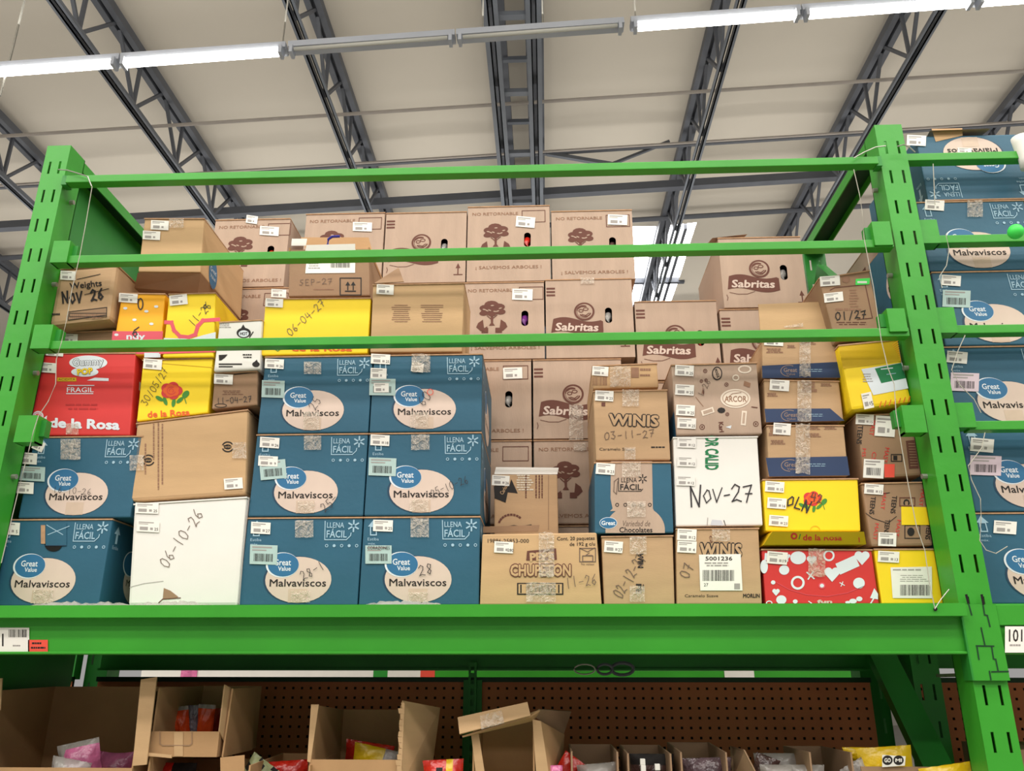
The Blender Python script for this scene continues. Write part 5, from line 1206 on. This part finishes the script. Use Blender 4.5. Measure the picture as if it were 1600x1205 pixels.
def bag(px_, Y, w, h, t, mats, label, rot=0, lean=.2, seed=1, cat='candy bag', group='candy bags on the lower shelf', bands=None, parent=None, name='candy_bag'):
    """pillow bag with crimped ends; px_ = its top centre in the photograph"""
    c = at(px_[0], px_[1], Y); r = random.Random(seed); nx, nz = 12, 12; vs = []; fs = []; mi = []
    ca, sa = math.cos(math.radians(rot)), math.sin(math.radians(rot))
    for s in (-1, 1):
        for j in range(nz+1):
            for i in range(nx+1):
                u, v = i/nx*2-1, j/nz*2-1
                b = max(0, 1-abs(u)**3)*max(0, 1-abs(v)**2.5)
                x = u*w/2*(1-.08*math.cos(v*1.57)); z = v*h/2; y = s*t/2*b+r.uniform(-.0035, .0035)*(1 if b > .02 else .5)
                if abs(v) > .88: y += .003*math.sin(u*22)
                X = x*ca-z*sa; Z = x*sa+z*ca-h/2
                vs.append(c+Vector((X, y+(Z*-lean), Z*math.cos(lean))))
    N = (nx+1)*(nz+1)
    for s in (0, 1):
        for j in range(nz):
            for i in range(nx):
                a = s*N+j*(nx+1)+i; f = (a, a+1, a+nx+2, a+nx+1); fs.append(f if s == 0 else f[::-1])
                k = 0
                if bands: k = bands(i/nx, j/nz)
                mi.append(k)
    o = mk(name, vs, fs, mats, parent, mi, loc=None if parent else c, smooth=True)
    if not parent: tag(o, label, cat, group)
    return o
# C1 large carton at the left with pink bag
r, A, B, zf, zt = openbox(-70, 207, 1199, 2.10, 2.46, 1073, 'big open carton at the bottom left with a pink marshmallow bag inside', side=-.03)
flapq(r, [(220, 1062), (245, 1058), (229, 1195), (207, 1197)], [2.10]*4, 'front_flap', CARDT)
flapq(r, [(-20, 1060), (3, 1060), (0, 1110), (-20, 1110)], [2.10]*4, 'front_flap', CARDT)
bag((132, 1158), 2.2, .11, .16, .08, [MAGENTA, CLEAR], 'pink and white marshmallow bag standing in the big left carton', rot=12, seed=3, bands=lambda u, v: 1 if (v > .9 or u < .25) else 0)
bag((108, 1186), 2.16, .10, .10, .06, [CLEAR, MAGENTA], 'pale pink bag lying low beside the pink marshmallow bag', rot=-10, seed=4, bands=lambda u, v: 1 if u > .6 and v < .8 else 0)
bag((185, 1180), 2.36, .12, .10, .06, [MAGENTA], 'dark pink bag lying in the shade at the right of the big left carton', rot=90, seed=14)
# C2 small front-cut carton
r, A, B, zf, zt = openbox(237, 343, 1143, 2.12, 2.40, 1072, 'small open carton with a low cut front, holding orange and grey bags', side=-.02, zb=at(290, 1183, 2.12).z, m=CARDO)
g = G(lambda x, y: at(x, y, 2.119), Vector((0, -1, 0))); g.line([(250, 1143), (250, 1162), (254, 1165), (296, 1165), (300, 1162), (300, 1143)], 1.4, CARDD, 1).rect(272, 1144, 286, 1182, CARDT, 0); g.build('perforated_panel', r)
flapq(r, [(352, 1070), (362, 1076), (352, 1160), (343, 1143)], [2.12, 2.14, 2.14, 2.12], 'side_flap', CARDT)
flapq(r, [(362, 1076), (396, 1074), (392, 1172), (346, 1183)], [2.13, 2.32, 2.32, 2.13], 'outer_flap', CARDO)
cb = lambda u, v: 1 if .36 < u < .64 or v > .92 else 0
GREYBAG = mat('silver_wrapper', (150, 144, 158), .2, .4, 40, .7, 50, spec=.9)
bag((286, 1104), 2.25, .045, .12, .035, [ORBAG, CLEAR], 'left orange candy packet in the small cut carton', rot=8, seed=5, bands=lambda u, v: 1 if v > .9 else 0)
bag((304, 1102), 2.27, .04, .12, .03, [GREYBAG, CLEAR], 'silver twisted candy packet between the two orange ones', rot=3, seed=51)
bag((322, 1101), 2.25, .045, .12, .035, [ORBAG, CLEAR], 'right orange candy packet in the small cut carton', rot=-3, seed=52, bands=lambda u, v: 1 if v > .9 else 0)
bag((332, 1108), 2.33, .07, .11, .05, [REDBAG, CLEAR], 'dark red candy bag behind the orange packets in the small cut carton', rot=6, seed=6)
# C3 carton beneath C2
r, A, B, zf, zt = openbox(226, 345, 1230, 2.11, 2.38, 1186, 'open carton directly under the small cut carton, red and black bag inside', side=at(230, 1183, 2.11).z)
flapq(r, [(226, 1181), (268, 1185), (268, 1180), (226, 1176)], [2.105]*4, 'torn_edge', CARDT)
flapq(r, [(344, 1184), (382, 1180), (382, 1230), (345, 1230)], [2.11, 2.12, 2.12, 2.11], 'side_flap', CARDO)
bag((277, 1192), 2.2, .10, .10, .05, [REDBAG, BLACK, WPRINT], 'red and black candy bag under the small cut carton', seed=7, bands=lambda u, v: 1 if u > .35 else 0)
# C4 low box
r, A, B, zf, zt = openbox(384, 481, 1240, 2.10, 2.36, 1177, 'low open box between the small cut carton and the torn-edged carton', side=at(390, 1190, 2.2).z)
bag((402, 1186), 2.2, .09, .10, .05, [mat('pale_green_bag', (170, 176, 130), .3, .4, 30, .6, 40), BLACK], 'pale green bag with dark dots in the low box', rot=-35, seed=8, bands=lambda u, v: 1 if (int(u*9)+int(v*7)) % 4 == 0 else 0)
bag((447, 1189), 2.24, .12, .10, .05, [REDBAG], 'red candy bag lying in the low box beside the pale green one', rot=4, seed=9)
# C5 torn-edged carton
r, A, B, zf, zt = openbox(484, 624, 1187, 2.12, 2.42, 1109, 'open carton with a torn upright right edge, yellow bag inside, left of the green standard', side=at(486, 1102, 2.12).z)
flapq(r, [(486, 1101), (498, 1101), (485, 1192), (480, 1190)], [2.118]*4, 'edge_flap', CARDT)
flapq(r, [(630, 1095), (688, 1106), (672, 1225), (628, 1225)], [2.115, 2.26, 2.26, 2.115], 'outer_flap', CARDT)
g = MB()
rr = random.Random(2); pts = []
for k in range(12):
    y = 1098+k*9; x = 629-k*.4
    a = at(x+rr.uniform(-7, -2), y, 2.112); b_ = at(x+3, y, 2.112); c_ = at(x+3, y+9, 2.112); d_ = at(x+rr.uniform(-6, -1), y+8, 2.112); g.add([d_, c_, b_, a], [(0, 1, 2, 3)])
g.build('torn_edge', CARDT, r)
bag((590, 1168), 2.26, .14, .10, .04, [YELBAG, CLEAR], 'yellow and clear candy bag lying in the torn-edged carton', rot=-12, seed=10, bands=lambda u, v: 1 if u > .5 else 0)
bag((575, 1160), 2.33, .13, .10, .04, [REDBAG], 'red bag behind the yellow one in the torn-edged carton', rot=-8, seed=11)
bag((694, 1187), 2.16, .10, .10, .05, [REDBAG, BLACK, YELBAG], 'bright red bag with dark print at the foot of the green standard', rot=3, seed=12, bands=lambda u, v: 1 if .3 < u < .5 and .5 < v < .8 else (2 if .55 < u < .7 and v > .6 else 0))
# C6 tilted carton with lid flap
r, A, B, zf, zt = openbox(737, 836, 1260, 2.13, 2.40, 1125, 'tilted dark open carton with a taped lid strip, right of the green standard', side=at(840, 1130, 2.13).z, front=False)
flapq(r, [(736, 1147), (748, 1147), (758, 1212), (744, 1212)], [2.127]*4, 'edge_flap', CARDT)
flapq(r, [(832, 1124), (845, 1127), (858, 1212), (838, 1212)], [2.127]*4, 'edge_flap', CARDT)
flapq(r, [(715, 1121), (824, 1097), (829, 1118), (718, 1147)], [2.11, 2.11, 2.09, 2.09], 'lid_strip', CARDT)
flapq(r, [(829, 1118), (843, 1109), (834, 1124), (722, 1150)], [2.1, 2.13, 2.14, 2.1], 'lid_fold', CARDO)
flapq(r, [(843, 1109), (893, 1112), (880, 1150), (838, 1122)], [2.14, 2.3, 2.3, 2.14], 'back_flap', CARDD)
flapq(r, [(845, 1127), (882, 1148), (878, 1215), (858, 1215)], [2.13, 2.28, 2.28, 2.13], 'outer_flap', CARDO)
g = G(lambda x, y: at(x, y, 2.09), Vector((0, -1, 0))); g.poly([(752, 1140), (788, 1130), (784, 1110), (750, 1118)], TAPE, 1); g.build('tape_strip', r)
bag((884, 1180), 2.2, .07, .10, .04, [REDBAG], 'red bag squeezed between the tilted carton and the small plain carton', rot=-35, seed=15)
bag((866, 1196), 2.15, .04, .08, .03, [MAGENTA], 'small pink bag tip beside the tilted carton', seed=16)
# small cartons in a row
def small(xl, xr, yf, yb, label, m=CARDD, Y0=2.13, Y1=2.36, side=None): return openbox(xl, xr, yf, Y0, Y1, yb, label, m=m, side=side)
small(893, 968, 1225, 1163, 'small open carton right of the tilted one, clear film on top', side=at(900, 1175, 2.13).z)
bag((935, 1193), 2.18, .10, .08, .05, [CLEAR, DKBAG], 'crinkled clear film bag in the small carton right of the tilted one', rot=5, seed=17, bands=lambda u, v: 1 if v < .4 else 0)
small(982, 1052, 1225, 1164, 'small open carton with dark bag and white caps, third from the green standard', side=at(985, 1178, 2.13).z)
bag((1018, 1178), 2.22, .11, .10, .04, [DKBAG, BLACK], 'dark glossy bag in the carton with white caps', rot=0, seed=18, bands=lambda u, v: 1 if v > .7 else 0)
for k, (x, y) in enumerate(((1004, 1190), (1005, 1200), (1027, 1198))):  # small blocks standing for the white caps in this carton
    p = at(x, y, 2.15); o = solid('white_cap', p.x-.006, p.x+.006, p.y-.006, p.y+.006, p.z-.008, p.z+.006, PAPER, bv=.0015); tag(o, ('upper white cap at the left', 'lower white cap at the left', 'white cap at the right')[k]+' in the dark-bag carton', 'candy', 'white caps in an open carton')
small(1066, 1140, 1225, 1160, 'small open carton with a purplish clear bag, below the middle of the pegboard', side=at(1070, 1176, 2.13).z)
flapq(bpy.data.objects['open_carton.008'] if 'open_carton.008' in bpy.data.objects else r, [(1143, 1166), (1164, 1172), (1186, 1215), (1146, 1215)], [2.3, 2.13, 2.13, 2.2], 'outer_flap', CARDD)
bag((1105, 1184), 2.2, .12, .10, .05, [mat('purplish_bag', (120, 96, 104), .15, .5, 35, .8, 50, spec=.9)], 'purplish clear candy bag in the carton below the pegboard middle', rot=2, seed=19)
ob2 = lambda u, v: 1 if v > .62 or (int(u*8) % 3 == 0 and v > .35) else 0
bag((1215, 1177), 2.26, .12, .10, .05, [ORBAG, CLEAR], 'orange and clear candy bag on top of the small heap right of the purplish bag', seed=20, bands=lambda u, v: 1 if v > .55 else 0)
bag((1216, 1195), 2.18, .09, .08, .05, [ORBAG, CLEAR, PAPER], 'orange bag with white header at the front of the small heap', seed=21, bands=ob2)
bag((1258, 1195), 2.18, .09, .08, .05, [ORBAG, CLEAR, PAPER], 'second orange bag with white header, right of the first', seed=22, bands=ob2)
bag((1190, 1180), 2.24, .06, .10, .04, [DKBAG], 'grey striped bag at the left of the orange heap', rot=-20, seed=23)
small(1270, 1338, 1225, 1166, 'small open carton in front of the pegboard right end, left of the yellow bags', side=at(1300, 1176, 2.13).z)
bag((1340, 1190), 2.16, .06, .07, .03, [CLEAR], 'clear crumpled wrapper beside the yellow bags', rot=30, seed=24)
# yellow bags
yb = lambda u, v: 0
o = bag((1383, 1167), 2.16, .13, .14, .04, [YELBAG], 'yellow candy bag with a black and white logo, standing before the dark post', rot=4, seed=25, lean=.1)
g = G(lambda x, y: at(x, y, 2.125), Vector((0, -1, 0)), L5)
g.poly([(500, 1180), (650, 1170), (655, 1108), (500, 1098)], PAPER, 1).ell(535, 1134, 34, 32, BLACK, 2).ell(608, 1134, 34, 32, BLACK, 2).text('GO', 535, 1134, 26, PAPER, w=44, l=3, bold=.04).text('MI', 608, 1134, 22, PAPER, w=44, l=3, bold=.04)
g.build('bag_logo', o)
bag((1345, 1168), 2.2, .09, .035, .02, [YELBAG], 'crimped yellow bag end sticking out left of the yellow logo bag', rot=0, seed=27)
bag((1482, 1195), 2.12, .13, .08, .03, [YELBAG], 'yellow bag top edge at the foot of the right upright', rot=8, seed=26, lean=.1)
rb_ = empty('open_carton', at(1400, 1215, 2.1), 'low carton edge under the yellow bags beside the right upright', 'open box', 'open cartons on the lower shelf')
A_ = at(1345, 1198, 2.13); B_ = at(1470, 1196, 2.13); solid('front_panel', A_.x, B_.x, 2.13, 2.134, ZB, A_.z, CARDD, rb_); solid('back_panel', A_.x, B_.x, 2.33, 2.334, ZB, A_.z, CARDD, rb_)
# right bay lower stock
rb_ = empty('open_carton', at(1640, 1230, 2.2), 'carton edge with a dark and orange bag right of the right upright', 'open box', 'open cartons on the lower shelf')
A_ = at(1590, 1150, 2.2); solid('side_panel', A_.x, A_.x+.3, 2.2, 2.5, ZB, at(1590, 1172, 2.2).z, CARDD, rb_)
